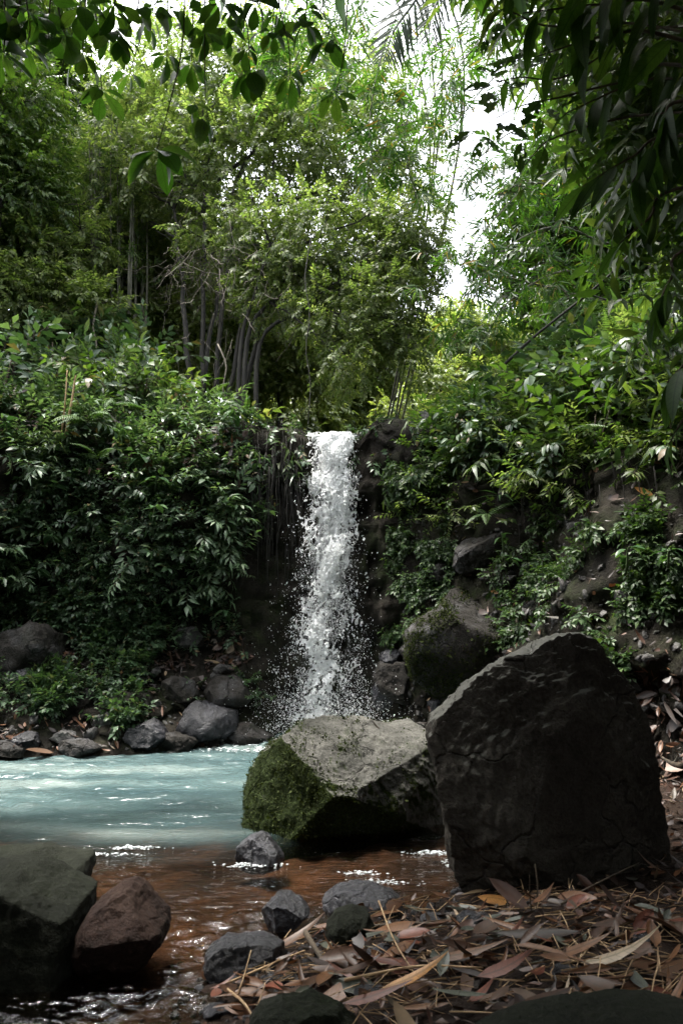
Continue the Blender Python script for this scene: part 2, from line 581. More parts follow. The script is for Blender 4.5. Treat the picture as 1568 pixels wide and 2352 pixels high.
M['dry'] = leaf_mat('dead_leaf', [(0, (0.013, 0.007, 0.004)), (.45, (0.03, 0.013, 0.007)), (.7, (0.065, 0.026, 0.012)), (.86, (0.13, 0.055, 0.022)), (.94, (0.07, 0.066, 0.054)), (1, (0.25, 0.17, 0.095))], transl=.12, rough=.5, tint=(1.2, 1, .8))
M['dry_obj'] = leaf_mat('single_dead_leaf', [(0, (0.05, 0.02, 0.012)), (.3, (0.14, 0.06, 0.035)), (.6, (0.22, 0.11, 0.06)), (.8, (0.33, 0.2, 0.11)), (1, (0.2, 0.18, 0.15))], transl=.1, rough=.42, per='object', tint=(1.2, 1, .8))


def plain_leaf(name, c, transl=.1, rough=.45):
    return leaf_mat(name, [(0, tuple(x * .8 for x in c)), (1, tuple(x * 1.15 for x in c))], transl=transl, rough=rough, per='object', tint=(1.2, 1, .7), veins=True)


M['vine'] = bark_mat('dry_vine', (0.04, 0.033, 0.024), (0.14, 0.12, 0.09))
M['bark'] = bark_mat('dark_bark', (0.006, 0.005, 0.004), (0.024, 0.022, 0.016))
M['bark_grey'] = bark_mat('grey_bark', (0.04, 0.036, 0.03), (0.13, 0.12, 0.1))
M['culm'] = bark_mat('bamboo_culm', (0.035, 0.038, 0.026), (0.15, 0.145, 0.11))
M['tan_pole'] = bark_mat('dead_bamboo', (0.2, 0.12, 0.06), (0.42, 0.29, 0.16))
M['twig'] = bark_mat('twig', (0.03, 0.022, 0.014), (0.09, 0.065, 0.04))
M['stem'] = plain_leaf('green_stem', (0.05, 0.08, 0.03), 0)

M['rock'] = rock_mat('grey_rock', ((0.03, 0.028, 0.027), (0.07, 0.067, 0.064), (0.15, 0.145, 0.14)), moss=.3, lichen=.3, wet=.25)
M['wet_rock'] = rock_mat('wet_rock', ((0.008, 0.008, 0.009), (0.02, 0.02, 0.023), (0.058, 0.058, 0.067)), moss=.22, rough=.5, wet=.3, spec=.4, crack=.5)
M['tall_rock'] = rock_mat('dark_boulder', ((0.022, 0.018, 0.014), (0.046, 0.04, 0.032), (0.085, 0.077, 0.063)), rough=.85, moss=.2, crack=.5, lit_top=.8, scale=2.0, bump=.8, moss_col=((0.02, 0.022, 0.008), (0.06, 0.06, 0.025)))
M['mossy_rock'] = rock_mat('mossy_boulder', ((0.034, 0.034, 0.028), (0.075, 0.073, 0.064), (0.145, 0.14, 0.122)), moss=.55, crack=.5, side=(-.75, -.35, -.75), rough=.7, scale=2.5, bump=.9, moss_col=((0.007, 0.011, 0.003), (0.03, 0.045, 0.01)))
M['slope_rock'] = rock_mat('slope_rock', ((0.014, 0.012, 0.010), (0.034, 0.031, 0.027), (0.09, 0.088, 0.09)), crack=.6, moss=.36, rough=.8, scale=3, bump=.9, moss_col=((0.008, 0.011, 0.004), (0.03, 0.038, 0.012)))
M['green_rock'] = rock_mat('algae_rock', ((0.007, 0.008, 0.005), (0.013, 0.015, 0.009), (0.024, 0.027, 0.018)), moss=.35, rough=.8, bump=.8, moss_col=((0.006, 0.009, 0.003), (0.022, 0.03, 0.01)))
M['brown_rock'] = rock_mat('brown_rock', ((0.014, 0.008, 0.006), (0.034, 0.019, 0.014), (0.062, 0.038, 0.028)), rough=.7, bump=.9, scale=5)
M['cliff'] = rock_mat('wet_soil_cliff', ((0.005, 0.0045, 0.0035), (0.013, 0.011, 0.008), (0.04, 0.034, 0.026)), moss=.42, rough=.95, wet=.1, bump=1.0, scale=1.6, fine=38, moss_col=((0.008, 0.012, 0.004), (0.03, 0.04, 0.012)))
M['soil'] = rock_mat('litter_soil', ((0.01, 0.006, 0.004), (0.026, 0.016, 0.011), (0.06, 0.04, 0.028)), rough=.8, wet=.35, bump=1.0, scale=6, fine=70)
M['bed'] = rock_mat('stream_bed', ((0.006, 0.0045, 0.0035), (0.032, 0.016, 0.009), (0.085, 0.038, 0.017)), rough=.8, bump=.6, scale=1.6, fine=25)


def water_material():
    m, nt, out = nodes_of('stream_water')
    L = nt.links
    tc = N(nt, 'TexCoord')
    pos = tc.outputs['Object']
    sx = N(nt, 'SeparateXYZ'); L.new(pos, sx.inputs[0])
    nz = N(nt, 'TexNoise'); nz.inputs['Scale'].default_value = 0.9; nz.inputs['Detail'].default_value = 5
    mpz = N(nt, 'Mapping'); mpz.inputs['Scale'].default_value = (0.6, 1.6, 1); L.new(pos, mpz.inputs['Vector']); L.new(mpz.outputs[0], nz.inputs['Vector'])
    # suspended silt: dense near the plunge pool, thinning over the shallows
    a = N(nt, 'Math', operation='MULTIPLY_ADD'); L.new(nz.outputs['Fac'], a.inputs[0]); a.inputs[1].default_value = 3.0; L.new(sx.outputs['Y'], a.inputs[2])
    # the current carries the silt along the far bank, clear water collects behind the stones
    mxr = N(nt, 'MapRange', interpolation_type='SMOOTHSTEP'); L.new(sx.outputs['X'], mxr.inputs['Value'])
    mxr.inputs['From Min'].default_value = -.75; mxr.inputs['From Max'].default_value = .35; mxr.inputs['To Max'].default_value = -2.2
    a2 = N(nt, 'Math', operation='ADD'); L.new(a.outputs[0], a2.inputs[0]); L.new(mxr.outputs[0], a2.inputs[1])
    mr = N(nt, 'MapRange', interpolation_type='SMOOTHSTEP'); L.new(a2.outputs[0], mr.inputs['Value'])
    mr.inputs['From Min'].default_value = 5.3; mr.inputs['From Max'].default_value = 8.0
    silt = mr.outputs[0]
    nc = N(nt, 'TexNoise'); nc.inputs['Scale'].default_value = 1.3; nc.inputs['Detail'].default_value = 6
    mpc = N(nt, 'Mapping'); mpc.inputs['Scale'].default_value = (0.35, 1.5, 1); L.new(pos, mpc.inputs['Vector']); L.new(mpc.outputs[0], nc.inputs['Vector'])
    col = ramp(nt, nc.outputs['Fac'], [(0.32, (0.028, 0.05, 0.054)), (0.52, (0.058, 0.09, 0.09)), (0.7, (0.15, 0.185, 0.175))])
    # foam flecks
    nf = N(nt, 'TexNoise'); nf.inputs['Scale'].default_value = 9; nf.inputs['Detail'].default_value = 7; nf.inputs['Roughness'].default_value = .7
    mpf = N(nt, 'Mapping'); mpf.inputs['Scale'].default_value = (0.35, 2.0, 1); L.new(pos, mpf.inputs['Vector']); L.new(mpf.outputs[0], nf.inputs['Vector'])
    foam = ramp(nt, nf.outputs['Fac'], [(0.66, (0, 0, 0)), (0.73, (1, 1, 1))])
    fx = N(nt, 'MixRGB'); L.new(foam, fx.inputs['Fac']); L.new(col, fx.inputs['Color1']); fx.inputs['Color2'].default_value = (0.75, 0.8, 0.8, 1)
    # fine ripples
    nb = N(nt, 'TexNoise'); nb.inputs['Scale'].default_value = 17; nb.inputs['Detail'].default_value = 4
    mpb = N(nt, 'Mapping'); mpb.inputs['Scale'].default_value = (0.6, 1.6, 1); L.new(pos, mpb.inputs['Vector']); L.new(mpb.outputs[0], nb.inputs['Vector'])
    bp = N(nt, 'Bump'); bp.inputs['Strength'].default_value = .5; bp.inputs['Distance'].default_value = .04; L.new(nb.outputs['Fac'], bp.inputs['Height'])
    milky = N(nt, 'BsdfPrincipled'); L.new(fx.outputs[0], milky.inputs['Base Color']); milky.inputs['Roughness'].default_value = .14; milky.inputs['IOR'].default_value = 1.33
    L.new(bp.outputs[0], milky.inputs['Normal'])
    tr = N(nt, 'BsdfTransparent'); tr.inputs['Color'].default_value = (0.8, 0.74, 0.66, 1)
    gl = N(nt, 'BsdfGlossy'); gl.inputs['Roughness'].default_value = .05; L.new(bp.outputs[0], gl.inputs['Normal'])
    fr = N(nt, 'Fresnel'); fr.inputs['IOR'].default_value = 1.36; L.new(bp.outputs[0], fr.inputs['Normal'])
    clear = N(nt, 'MixShader'); L.new(fr.outputs[0], clear.inputs['Fac']); L.new(tr.outputs[0], clear.inputs[1]); L.new(gl.outputs[0], clear.inputs[2])
    mx = N(nt, 'MixShader'); L.new(silt, mx.inputs['Fac']); L.new(clear.outputs[0], mx.inputs[1]); L.new(milky.outputs[0], mx.inputs[2])
    L.new(mx.outputs[0], out.inputs['Surface'])
    return m


M['water'] = water_material()


def white_water(name, c, transl=.35):
    m, nt, out = nodes_of(name)
    b = N(nt, 'BsdfPrincipled'); b.inputs['Base Color'].default_value = (*c, 1); b.inputs['Roughness'].default_value = .25
    t = N(nt, 'BsdfTranslucent'); t.inputs['Color'].default_value = (*c, 1)
    x = N(nt, 'MixShader'); x.inputs['Fac'].default_value = transl
    nt.links.new(b.outputs[0], x.inputs[1]); nt.links.new(t.outputs[0], x.inputs[2]); nt.links.new(x.outputs[0], out.inputs['Surface'])
    return m


M['fall'] = white_water('falling_water', (0.95, 0.96, 0.96), .55)
M['foam'] = white_water('foam', (0.8, 0.84, 0.85), .2)


def veil_material():
    """Thin falling sheet: broken by vertical streaks of bubbles, clear between them."""
    m, nt, out = nodes_of('falling_sheet')
    L = nt.links
    tc = N(nt, 'TexCoord')
    mp = N(nt, 'Mapping'); mp.inputs['Scale'].default_value = (1, 1, .28); L.new(tc.outputs['Object'], mp.inputs['Vector'])
    n1 = N(nt, 'TexNoise'); n1.inputs['Scale'].default_value = 15; n1.inputs['Detail'].default_value = 9; n1.inputs['Roughness'].default_value = .72; n1.inputs['Distortion'].default_value = 1.2
    L.new(mp.outputs[0], n1.inputs['Vector'])
    at = N(nt, 'Attribute', attribute_name='body')
    s = N(nt, 'Math', operation='ADD'); L.new(n1.outputs['Fac'], s.inputs[0]); L.new(at.outputs['Fac'], s.inputs[1])
    f = ramp(nt, s.outputs[0], [(.49, (0, 0, 0)), (.72, (.8, .8, .8))])
    b = N(nt, 'BsdfPrincipled'); b.inputs['Base Color'].default_value = (.94, .95, .95, 1); b.inputs['Roughness'].default_value = .35
    t = N(nt, 'BsdfTranslucent'); t.inputs['Color'].default_value = (.94, .95, .95, 1)
    x = N(nt, 'MixShader'); x.inputs['Fac'].default_value = .45; L.new(b.outputs[0], x.inputs[1]); L.new(t.outputs[0], x.inputs[2])
    tr = N(nt, 'BsdfTransparent')
    y = N(nt, 'MixShader'); L.new(f, y.inputs['Fac']); L.new(tr.outputs[0], y.inputs[1]); L.new(x.outputs[0], y.inputs[2])
    L.new(y.outputs[0], out.inputs['Surface'])
    return m


M['veil'] = veil_material()
M['moss'] = leaf_mat('moss_tuft', [(0, (0.011, 0.015, 0.004)), (.6, (0.025, 0.035, 0.009)), (1, (0.048, 0.06, 0.018))], transl=.25, rough=.8, spec=.1)

# ------------------------------------------------------------------ the gorge: one wall swept round the pool, cut into banks
BP = [  # x, y of the waterline and weights of the profiles (pool bank, fall, boulder slope)
    (-7, -6.5, 0, 0, 1), (-10, -4.5, 0, 0, 1), (-11, 0, 1, 0, 0), (-9.4, 4.2, 1, 0, 0), (-6.3, 6.5, 1, 0, 0), (-3.5, 7.4, 1, 0, 0), (-2.0, 7.85, 1, 0, 0),
    (-1.2, 8.35, .8, .2, 0), (-.72, 8.95, .15, .85, 0), (-.2, 9.15, 0, 1, 0), (.38, 8.95, 0, 1, 0), (.85, 8.35, 0, .55, .45), (1.4, 7.2, 0, 0, 1),
    (2.05, 5.9, 0, 0, 1), (3.0, 4.7, 0, 0, 1), (3.9, 3.2, 0, 0, 1), (4.6, 1, 0, 0, 1), (4.6, -3, 0, 0, 1), (3, -6, 0, 0, 1), (-2, -7.2, 0, 0, 1)]
BP = np.array(BP, float)


def catmull(P, per):
    n = len(P)
    out, src = [], []
    for i in range(n):
        p0, p1, p2, p3 = P[i - 1], P[i], P[(i + 1) % n], P[(i + 2) % n]
        L = np.linalg.norm(p2[:2] - p1[:2])
        vis = max(p1[1], p2[1]) > 4 and abs(p1[0]) < 7.5
        k = max(2, int(L / (0.05 if vis else 0.35)))
        for t in np.arange(k) / k:
            out.append(0.5 * ((2 * p1) + (-p0 + p2) * t + (2 * p0 - 5 * p1 + 4 * p2 - p3) * t ** 2 + (-p0 + 3 * p1 - 3 * p2 + p3) * t ** 3))
    return np.array(out)


BC = catmull(BP, 0)
NC = len(BC)
_seg = np.linalg.norm(np.roll(BC[:, :2], -1, 0) - BC[:, :2], axis=1)
_s = np.concatenate([[0], np.cumsum(_seg)])[:-1]
_tot = _seg.sum()
# outward normals, smoothed by arc length
_t = np.roll(BC[:, :2], -1, 0) - np.roll(BC[:, :2], 1, 0)
_nrm = unit(np.stack([-_t[:, 1], _t[:, 0]], 1))
_sm = np.zeros_like(_nrm)
for i in range(NC):
    d = np.abs(_s - _s[i]); d = np.minimum(d, _tot - d)
    w = np.exp(-(d / 0.7) ** 2) * _seg
    _sm[i] = (w[:, None] * _nrm).sum(0)
BN = unit(_sm)
W3 = np.clip(BC[:, 2:5], 0, 1); W3 /= W3.sum(1)[:, None]
PL = [(-.9, -.7), (-.1, -.1), (.05, .12), (.3, .38), (.6, .62), (.95, .95), (1.3, 1.15), (1.38, 1.6), (1.2, 2.1), (1.05, 2.8), (1.2, 3.5), (1.65, 4.2), (2.6, 4.9), (4.6, 6.3), (9, 8.6), (20, 12), (60, 17), (160, 20)]
PF = [(-.5, -.8), (-.05, -.1), (.0, .3), (.03, .7), (.05, 1.1), (.05, 1.6), (.06, 2.0), (.08, 2.5), (.1, 3.0), (.1, 3.5), (.14, 3.92), (.45, 4.05), (1.4, 4.1), (3.6, 4.2), (9, 4.9), (20, 7), (60, 13), (160, 18)]
PRR = [(-.9, -.6), (-.1, -.1), (.1, .25), (.3, .6), (.45, .95), (.6, 1.3), (.72, 1.65), (.8, 2.0), (.9, 2.5), (1.05, 3.0), (1.3, 3.6), (1.75, 4.3), (2.6, 5.2), (4.4, 6.7), (9, 9), (20, 12.5), (60, 17), (160, 20)]
PK = np.stack([np.array(PL), np.array(PF), np.array(PRR)])           # 3,K,2
_sub = [3, 4, 5, 6, 7, 8, 8, 9, 10, 12, 12, 12, 10, 10, 10, 8, 5]
rows = []
for i, k in enumerate(_sub):
    for t in np.arange(k) / k:
        rows.append(PK[:, i] * (1 - t) + PK[:, i + 1] * t)
rows.append(PK[:, -1])
rows = np.array(rows)                                                 # R,3,2
NR = len(rows)
prof = np.einsum('ck,rkd->crd', W3, rows)                             # C,R,2
GX = np.zeros((NC, NR, 3))
GX[..., :2] = BC[:, None, :2] + BN[:, None, :] * prof[..., 0:1]
GX[..., 2] = prof[..., 1]
# relief: large bulges, ledges, rubble
_amp = np.clip(prof[..., 1] * 0.5 + .5, .15, 1) * (0.3 + .7 * (1 - W3[:, 1:2]))
_big = fbm(GX * 0.55 + 3, 3) * 0.42 + fbm(GX * np.array([1.6, 1.6, 2.3]), 3) * 0.14
_fine = (ridged(GX * 4.0, 3) - .5) * 0.09 + fbm(GX * 13, 2) * 0.022
_low = (1 - W3[:, 1:2]) * smooth01((1.5 - prof[..., 1]) / .8)
_fine = _fine * (1 + 1.2 * _low) + _low * (np.round(fbm(GX * np.array([2.2, 2.2, 3.5]) + 6, 2) * 3) / 3) * .13
_nearw = np.exp(-np.maximum(prof[..., 0] - 3, 0) / 6)
_disp = (_big * _amp + _fine) * np.where(prof[..., 0] > 3, .5 + .5 * _nearw, 1)
GX[..., :2] += BN[:, None, :] * (_disp * 0.9)[..., None]
GX[..., 2] += _disp * 0.45 + np.where(prof[..., 0] > 5, fbm(GX * .2, 3) * 0.8, 0) * (1 - W3[:, 1:2] * .7)


# the stream has worn a notch; the lip beside it is uneven
_lipw = W3[:, 1:2] * smooth01((prof[..., 1] - 3.3) / .5) * smooth01((6.5 - prof[..., 0]) / 3)
_off = np.abs(GX[..., 0] + .14)
GX[..., 2] += _lipw * (smooth01((_off - .28) / .35) * .20 + fbm(GX * 3.1 + 2, 3) * .16 * smooth01((_off - .25) / .2))
_rug = W3[:, 1:2] * smooth01((3.9 - prof[..., 1]) / .6)
GX[..., 1] -= _rug * ((ridged(GX * np.array([3.2, 1, 2.2]) + 4, 3) - .55) * .22 + fbm(GX * np.array([9, 1, 5]), 3) * .05)


def sheet(name, c0, c1, mat):
    cols = [c % NC for c in range(c0, c1 + 1)]
    G = GX[cols]
    n = len(cols)
    i = np.arange(n - 1)[:, None] * NR + np.arange(NR - 1)[None]
    Q = np.stack([i, i + NR, i + NR + 1, i + 1], -1).reshape(-1, 4)
    o = obj(name, mesh(name, G.reshape(-1, 3), Q, True, [mat]))
    return tag(o, kind='structure')


def col_of(ptx, pty):
    return int(np.argmin((BC[:, 0] - ptx) ** 2 + (BC[:, 1] - pty) ** 2))


cA, cB, cC = col_of(-.95, 8.7), col_of(.62, 8.7), col_of(4.6, 0)
sheet('pool_bank', 0, cA, M['cliff'])
sheet('waterfall_cliff', cA, cB, M['cliff'])
sheet('boulder_slope', cB, NC, M['cliff'])

# surface samples for planting
_i = np.arange(NC)
_c = (GX + np.roll(GX, -1, 0))[:, :-1] / 2
SF_C = (_c + (GX + np.roll(GX, -1, 0))[:, 1:] / 2) / 2                # face centres C,R-1,3
_e1 = np.roll(GX, -1, 0)[:, :-1] - GX[:, :-1]
_e2 = GX[:, 1:] - GX[:, :-1]
_n = np.cross(_e1, _e2)
SF_A = np.linalg.norm(_n, axis=-1)
SF_N = _n / (SF_A[..., None] + 1e-9)
SF_N = np.where(((SF_N[..., :2] * -BN[:, None]).sum(-1) + SF_N[..., 2])[..., None] < 0, -SF_N, SF_N)
SF_C, SF_N, SF_A = SF_C.reshape(-1, 3), SF_N.reshape(-1, 3), SF_A.reshape(-1)
SF_E1, SF_E2 = _e1.reshape(-1, 3), _e2.reshape(-1, 3)
SF_X, SF_Y, SF_D = PR(SF_C)
SF_OK = (~np.isnan(SF_X)) & (SF_A > 1e-6)
SF_COL = np.repeat(np.arange(NC), NR - 1)


def on_bank(x, y):
    """Nearest visible point of the banks on the line of sight (x, y)."""
    m = SF_OK & (np.abs(SF_X - x) < 30) & (np.abs(SF_Y - y) < 30)
    if not m.any():
        k = np.nanargmin(np.where(SF_OK, (SF_X - x) ** 2 + (SF_Y - y) ** 2, np.inf))
        return SF_C[k], SF_N[k]
    idx = np.nonzero(m)[0]
    d = SF_D[idx]
    idx = idx[d < d.min() + 0.7]
    k = idx[np.argmin((SF_X[idx] - x) ** 2 + (SF_Y[idx] - y) ** 2)]
    return SF_C[k], SF_N[k]


def terrain(x, y):
    d = (SF_C[:, 0] - x) ** 2 + (SF_C[:, 1] - y) ** 2
    idx = np.argpartition(d, 8)[:8]
    return float(SF_C[idx, 2].max())


def sample_bank(n, weight, seed=0):
    r = np.random.default_rng(seed)
    w = SF_A * np.where(SF_OK, weight, 0)
    k = r.choice(len(w), n, p=w / w.sum())
    a, b = r.uniform(-.5, .5, (n, 1)), r.uniform(-.5, .5, (n, 1))
    return SF_C[k] + SF_E1[k] * a + SF_E2[k] * b, SF_N[k]


# ------------------------------------------------------------------ stream bed, near bank, water
SHORE = np.array([(-3.2, -2.0), (-1.3, 1.2), (-.62, 2.35), (-.2, 3.2), (.3, 3.5), (.75, 3.85), (1.25, 4.9), (1.7, 5.9), (1.5, 7.3)])


def shore_d(x, y):
    """Signed distance to the near shoreline, positive on the litter bank."""
    best = np.full(np.shape(x), 1e9); sgn = np.ones(np.shape(x))
    for a, b in zip(SHORE[:-1], SHORE[1:]):
        e = b - a
        t = np.clip(((x - a[0]) * e[0] + (y - a[1]) * e[1]) / (e @ e), 0, 1)
        dx, dy = x - a[0] - t * e[0], y - a[1] - t * e[1]
        d = np.hypot(dx, dy)
        s = np.where(e[0] * dy - e[1] * dx < 0, 1.0, -1.0)
        m = d < best
        best = np.where(m, d, best); sgn = np.where(m, s, sgn)
    return best * sgn


def bed_z(x, y):
    d = shore_d(x, y)
    n = fbm(np.stack([x * 1.7, y * 1.7, np.zeros_like(x)], -1), 4) * .06 + fbm(np.stack([x * 7, y * 7, np.ones_like(x)], -1), 3) * .02
    up = .02 + .17 * smooth01(d / 1.0) + .10 * np.clip(d - .8, 0, 3)
    dn = -.02 - .07 * smooth01(-d / .5) - .6 * smooth01((y - 5.4) / 2.6) - .05 * np.clip(-d - .5, 0, 3)
    return np.where(d > 0, up, dn) + n * (np.where(d > 0, .8, 1.0))


xs = np.concatenate([np.linspace(-13, -3, 50), np.linspace(-2.95, 3.2, 250), np.linspace(3.3, 7, 24)])
ys = np.concatenate([np.linspace(-9, 1.5, 40), np.linspace(1.53, 5.5, 190), np.linspace(5.55, 10.0, 60)])
X, Y = np.meshgrid(xs, ys, indexing='ij')
Z = bed_z(X, Y)


def grid_quads(nx, ny):
    i = np.arange(nx - 1)[:, None] * ny + np.arange(ny - 1)[None]
    return np.stack([i, i + ny, i + ny + 1, i + 1], -1).reshape(-1, 4)


Q = grid_quads(len(xs), len(ys))
qc_x, qc_y = (X.ravel()[Q].mean(1)), (Y.ravel()[Q].mean(1))
wetq = shore_d(qc_x, qc_y) < -0.03
V = np.stack([X, Y, Z], -1).reshape(-1, 3)
for nm, msk, mt in (('stream_bed', wetq, M['bed']), ('litter_bank', ~wetq, M['soil'])):
    q = Q[msk]; used, inv = np.unique(q, return_inverse=True)
    tag(obj(nm, mesh(nm, V[used], inv.reshape(-1, 4), True, [mt])), kind='structure')

R_ = 900.0
a = np.linspace(0, 2 * pi, 65)[:-1]
ring = np.stack([np.cos(a) * R_, np.sin(a) * R_, np.full(64, -1.5)], 1)
tag(obj('ground', mesh('ground', np.concatenate([[[0, 0, -1.5]], ring]), np.array([(0, 1 + i, 1 + (i + 1) % 64) for i in range(64)]), False, [M['soil']])), kind='structure')

xs = np.concatenate([np.linspace(-12.5, -4.3, 50), np.linspace(-4.27, 2.3, 300)])
ys = np.concatenate([np.linspace(-8, 1.3, 20), np.linspace(1.32, 9.4, 400)])
X, Y = np.meshgrid(xs, ys, indexing='ij')
swirl = fbm(np.stack([X * .5, Y * .5, X * 0 + 4], -1), 2)
Wv = (fbm(np.stack([X * 1.6 + swirl, Y * 4.2 + swirl * 2, X * 0], -1), 4) * .026 + noise(np.stack([X * 7, Y * 15, X * 0 + 2], -1)) * .007 + noise(np.stack([X * 15, Y * 31, X * 0 + 6], -1)) * .003)
calm = .35 + .65 * smooth01((Y - 4.7) / 1.2)
# the little run beside the stones is broken water
run = np.exp(-(((X + .62 + (Y - 2.9) * -.55) / .34) ** 2)) * smooth01((3.9 - Y) / .5)
Wv = Wv * calm + run * (fbm(np.stack([X * 7, Y * 14, X * 0 + 7], -1), 3) * .032)
foamy = smooth01((Y - 7.2) / 1.5) * np.exp(-((X + .2) / 1.6) ** 2)
Wv += foamy * np.abs(fbm(np.stack([X * 5, Y * 6, X * 0 + 5], -1), 3)) * .06
# wakes in front of stones
water = obj('stream_water', mesh('stream_water', np.stack([X, Y, Wv], -1).reshape(-1, 3), grid_quads(len(xs), len(ys)), True, [M['water']]))
tag(water, kind='structure')


def water_z(x, y):
    return 0.0


# ------------------------------------------------------------------ boulders
def ico(sub):
    t = (1 + 5 ** .5) / 2
    V = [(-1, t, 0), (1, t, 0), (-1, -t, 0), (1, -t, 0), (0, -1, t), (0, 1, t), (0, -1, -t), (0, 1, -t), (t, 0, -1), (t, 0, 1), (-t, 0, -1), (-t, 0, 1)]
    T = [(0, 11, 5), (0, 5, 1), (0, 1, 7), (0, 7, 10), (0, 10, 11), (1, 5, 9), (5, 11, 4), (11, 10, 2), (10, 7, 6), (7, 1, 8), (3, 9, 4), (3, 4, 2), (3, 2, 6), (3, 6, 8), (3, 8, 9), (4, 9, 5), (2, 4, 11), (6, 2, 10), (8, 6, 7), (9, 8, 1)]
    V = unit(np.array(V, float)); T = np.array(T)
    for _ in range(sub):
        E = np.sort(np.concatenate([T[:, [0, 1]], T[:, [1, 2]], T[:, [2, 0]]]), 1)
        U, inv = np.unique(E, axis=0, return_inverse=True)
        inv = inv.ravel()
        mid = unit(V[U].mean(1)); n = len(V)
        V = np.concatenate([V, mid])
        k = len(T)
        a, b, c = inv[:k] + n, inv[k:2 * k] + n, inv[2 * k:] + n
        T = np.concatenate([np.stack([T[:, 0], a, c], 1), np.stack([T[:, 1], b, a], 1), np.stack([T[:, 2], c, b], 1), np.stack([a, b, c], 1)])
    return V, T


ICO = {k: ico(k) for k in (1, 2, 3, 4, 5, 6)}


def outline_rock(name, pts, Yd, depth, mat, label, cat='boulder', facets=(), seed=0, amp=.04, sub=5, p=.55, q=.8, fine=.012, group=None, origin=None, big=0.0, soft=0.0, autof=0):
    """A boulder whose cross-section across the line of sight at distance Yd is the outline pts, with real depth and flat broken faces."""
    poly = np.array([D(x, y, Yd) for x, y in pts])
    c = poly.mean(0)
    A = poly[:, [0, 2]] - c[[0, 2]]
    dense = np.concatenate([A[i] + (A[(i + 1) % len(A)] - A[i]) * np.linspace(0, 1, 40, endpoint=False)[:, None] for i in range(len(A))])
    th = np.arctan2(dense[:, 1], dense[:, 0]); rr = np.hypot(dense[:, 0], dense[:, 1])
    o = np.argsort(th)
    S, T = ICO[sub]
    t0 = np.arctan2(S[:, 2], S[:, 0])
    r0 = np.interp(t0, th[o], rr[o], period=2 * pi)
    s = np.hypot(S[:, 0], S[:, 2])
    V = np.stack([r0 * np.cos(t0) * s ** p, np.sign(S[:, 1]) * np.abs(S[:, 1]) ** q * depth / 2, r0 * np.sin(t0) * s ** p], 1)
    if big:
        V += S * (fbm(V * 1.3 + seed * 5.1, 2) * big)[:, None]
    rf = np.random.default_rng(900 + seed)
    for _ in range(autof):
        n = unit(rf.normal(size=3) * np.array([1, 1, .8]) + np.array([0, -.5, .25]))
        d = rf.uniform(.66, .86) * (V @ n).max()
        V = V - n[None] * np.maximum(0, V @ n - d)[:, None]
    for n, d in facets:
        n = unit(np.array(n, float))
        e = np.maximum(0, V @ n - d)
        V = V - n[None] * (e * (1 - soft))[:, None]
    V = V + S * (fbm(V * 3.2 + seed * 3.7, 4) * amp + (ridged(V * 9 + seed, 3) - .5) * fine + fbm(V * 32 + seed, 2) * fine * .35)[:, None]
    ob = obj(name, mesh(name, V, T, True, [mat]), loc=c)
    tag(ob, label, cat, group)
    return ob


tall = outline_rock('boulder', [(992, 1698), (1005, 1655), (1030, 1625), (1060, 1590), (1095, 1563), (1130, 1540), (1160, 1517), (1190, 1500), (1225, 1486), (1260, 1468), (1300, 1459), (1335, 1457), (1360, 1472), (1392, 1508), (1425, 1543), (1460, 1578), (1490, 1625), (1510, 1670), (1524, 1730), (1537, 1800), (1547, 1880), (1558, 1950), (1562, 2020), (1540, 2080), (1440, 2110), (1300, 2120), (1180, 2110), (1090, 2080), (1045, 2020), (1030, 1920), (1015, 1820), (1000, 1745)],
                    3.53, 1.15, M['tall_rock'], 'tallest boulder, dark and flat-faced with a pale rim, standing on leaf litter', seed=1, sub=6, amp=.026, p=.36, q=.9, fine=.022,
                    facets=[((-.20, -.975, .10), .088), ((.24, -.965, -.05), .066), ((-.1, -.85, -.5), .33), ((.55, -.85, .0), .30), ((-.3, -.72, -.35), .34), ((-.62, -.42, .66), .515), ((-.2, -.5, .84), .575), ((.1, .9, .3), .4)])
mossy = outline_rock('boulder', [(560, 1815), (572, 1775), (598, 1728), (640, 1702), (695, 1668), (735, 1650), (800, 1650), (850, 1655), (910, 1657), (965, 1655), (985, 1672), (1000, 1700), (1020, 1760), (1040, 1820), (1035, 1870), (1010, 1905), (985, 1935), (920, 1965), (850, 1980), (770, 1985), (690, 1975), (640, 1955), (600, 1915), (568, 1885), (562, 1845)],
                     5.05, 1.35, M['mossy_rock'], 'broad boulder in the stream with a pale flat top and thick moss on its flank', seed=2, sub=6, amp=.04, p=.46, q=.75, fine=.016, big=.05,
                     facets=[((.1, -.5, .86), .29), ((-.62, -.70, .28), .46), ((.60, -.78, .15), .40), ((.22, -.8, -.56), .38)])
outline_rock('boulder', [(-150, 1986), (-60, 1971), (0, 1964), (60, 1960), (110, 1976), (165, 1978), (200, 1976), (203, 2001), (192, 2026), (175, 2066), (150, 2136), (60, 2176), (-60, 2186), (-160, 2146)],
             3.75, .7, M['green_rock'], 'low dark green boulder in the shallows behind the larger cut-off one', seed=3, sub=5, amp=.02, facets=[((.1, -.8, .6), .23), ((.8, -.5, -.3), .33)], p=.5)
outline_rock('boulder', [(-260, 2028), (-120, 2003), (0, 2002), (45, 2006), (95, 2033), (150, 2060), (186, 2076), (188, 2108), (182, 2168), (186, 2248), (170, 2308), (60, 2348), (-100, 2358), (-260, 2268)],
             3.0, .8, M['green_rock'], 'near dark boulder cut off by the picture edge, green ridge along its top', seed=4, sub=5, amp=.018, p=.45, facets=[((.15, -.96, .2), .24), ((.97, -.1, .0), .34), ((.25, -.5, .82), .29)])
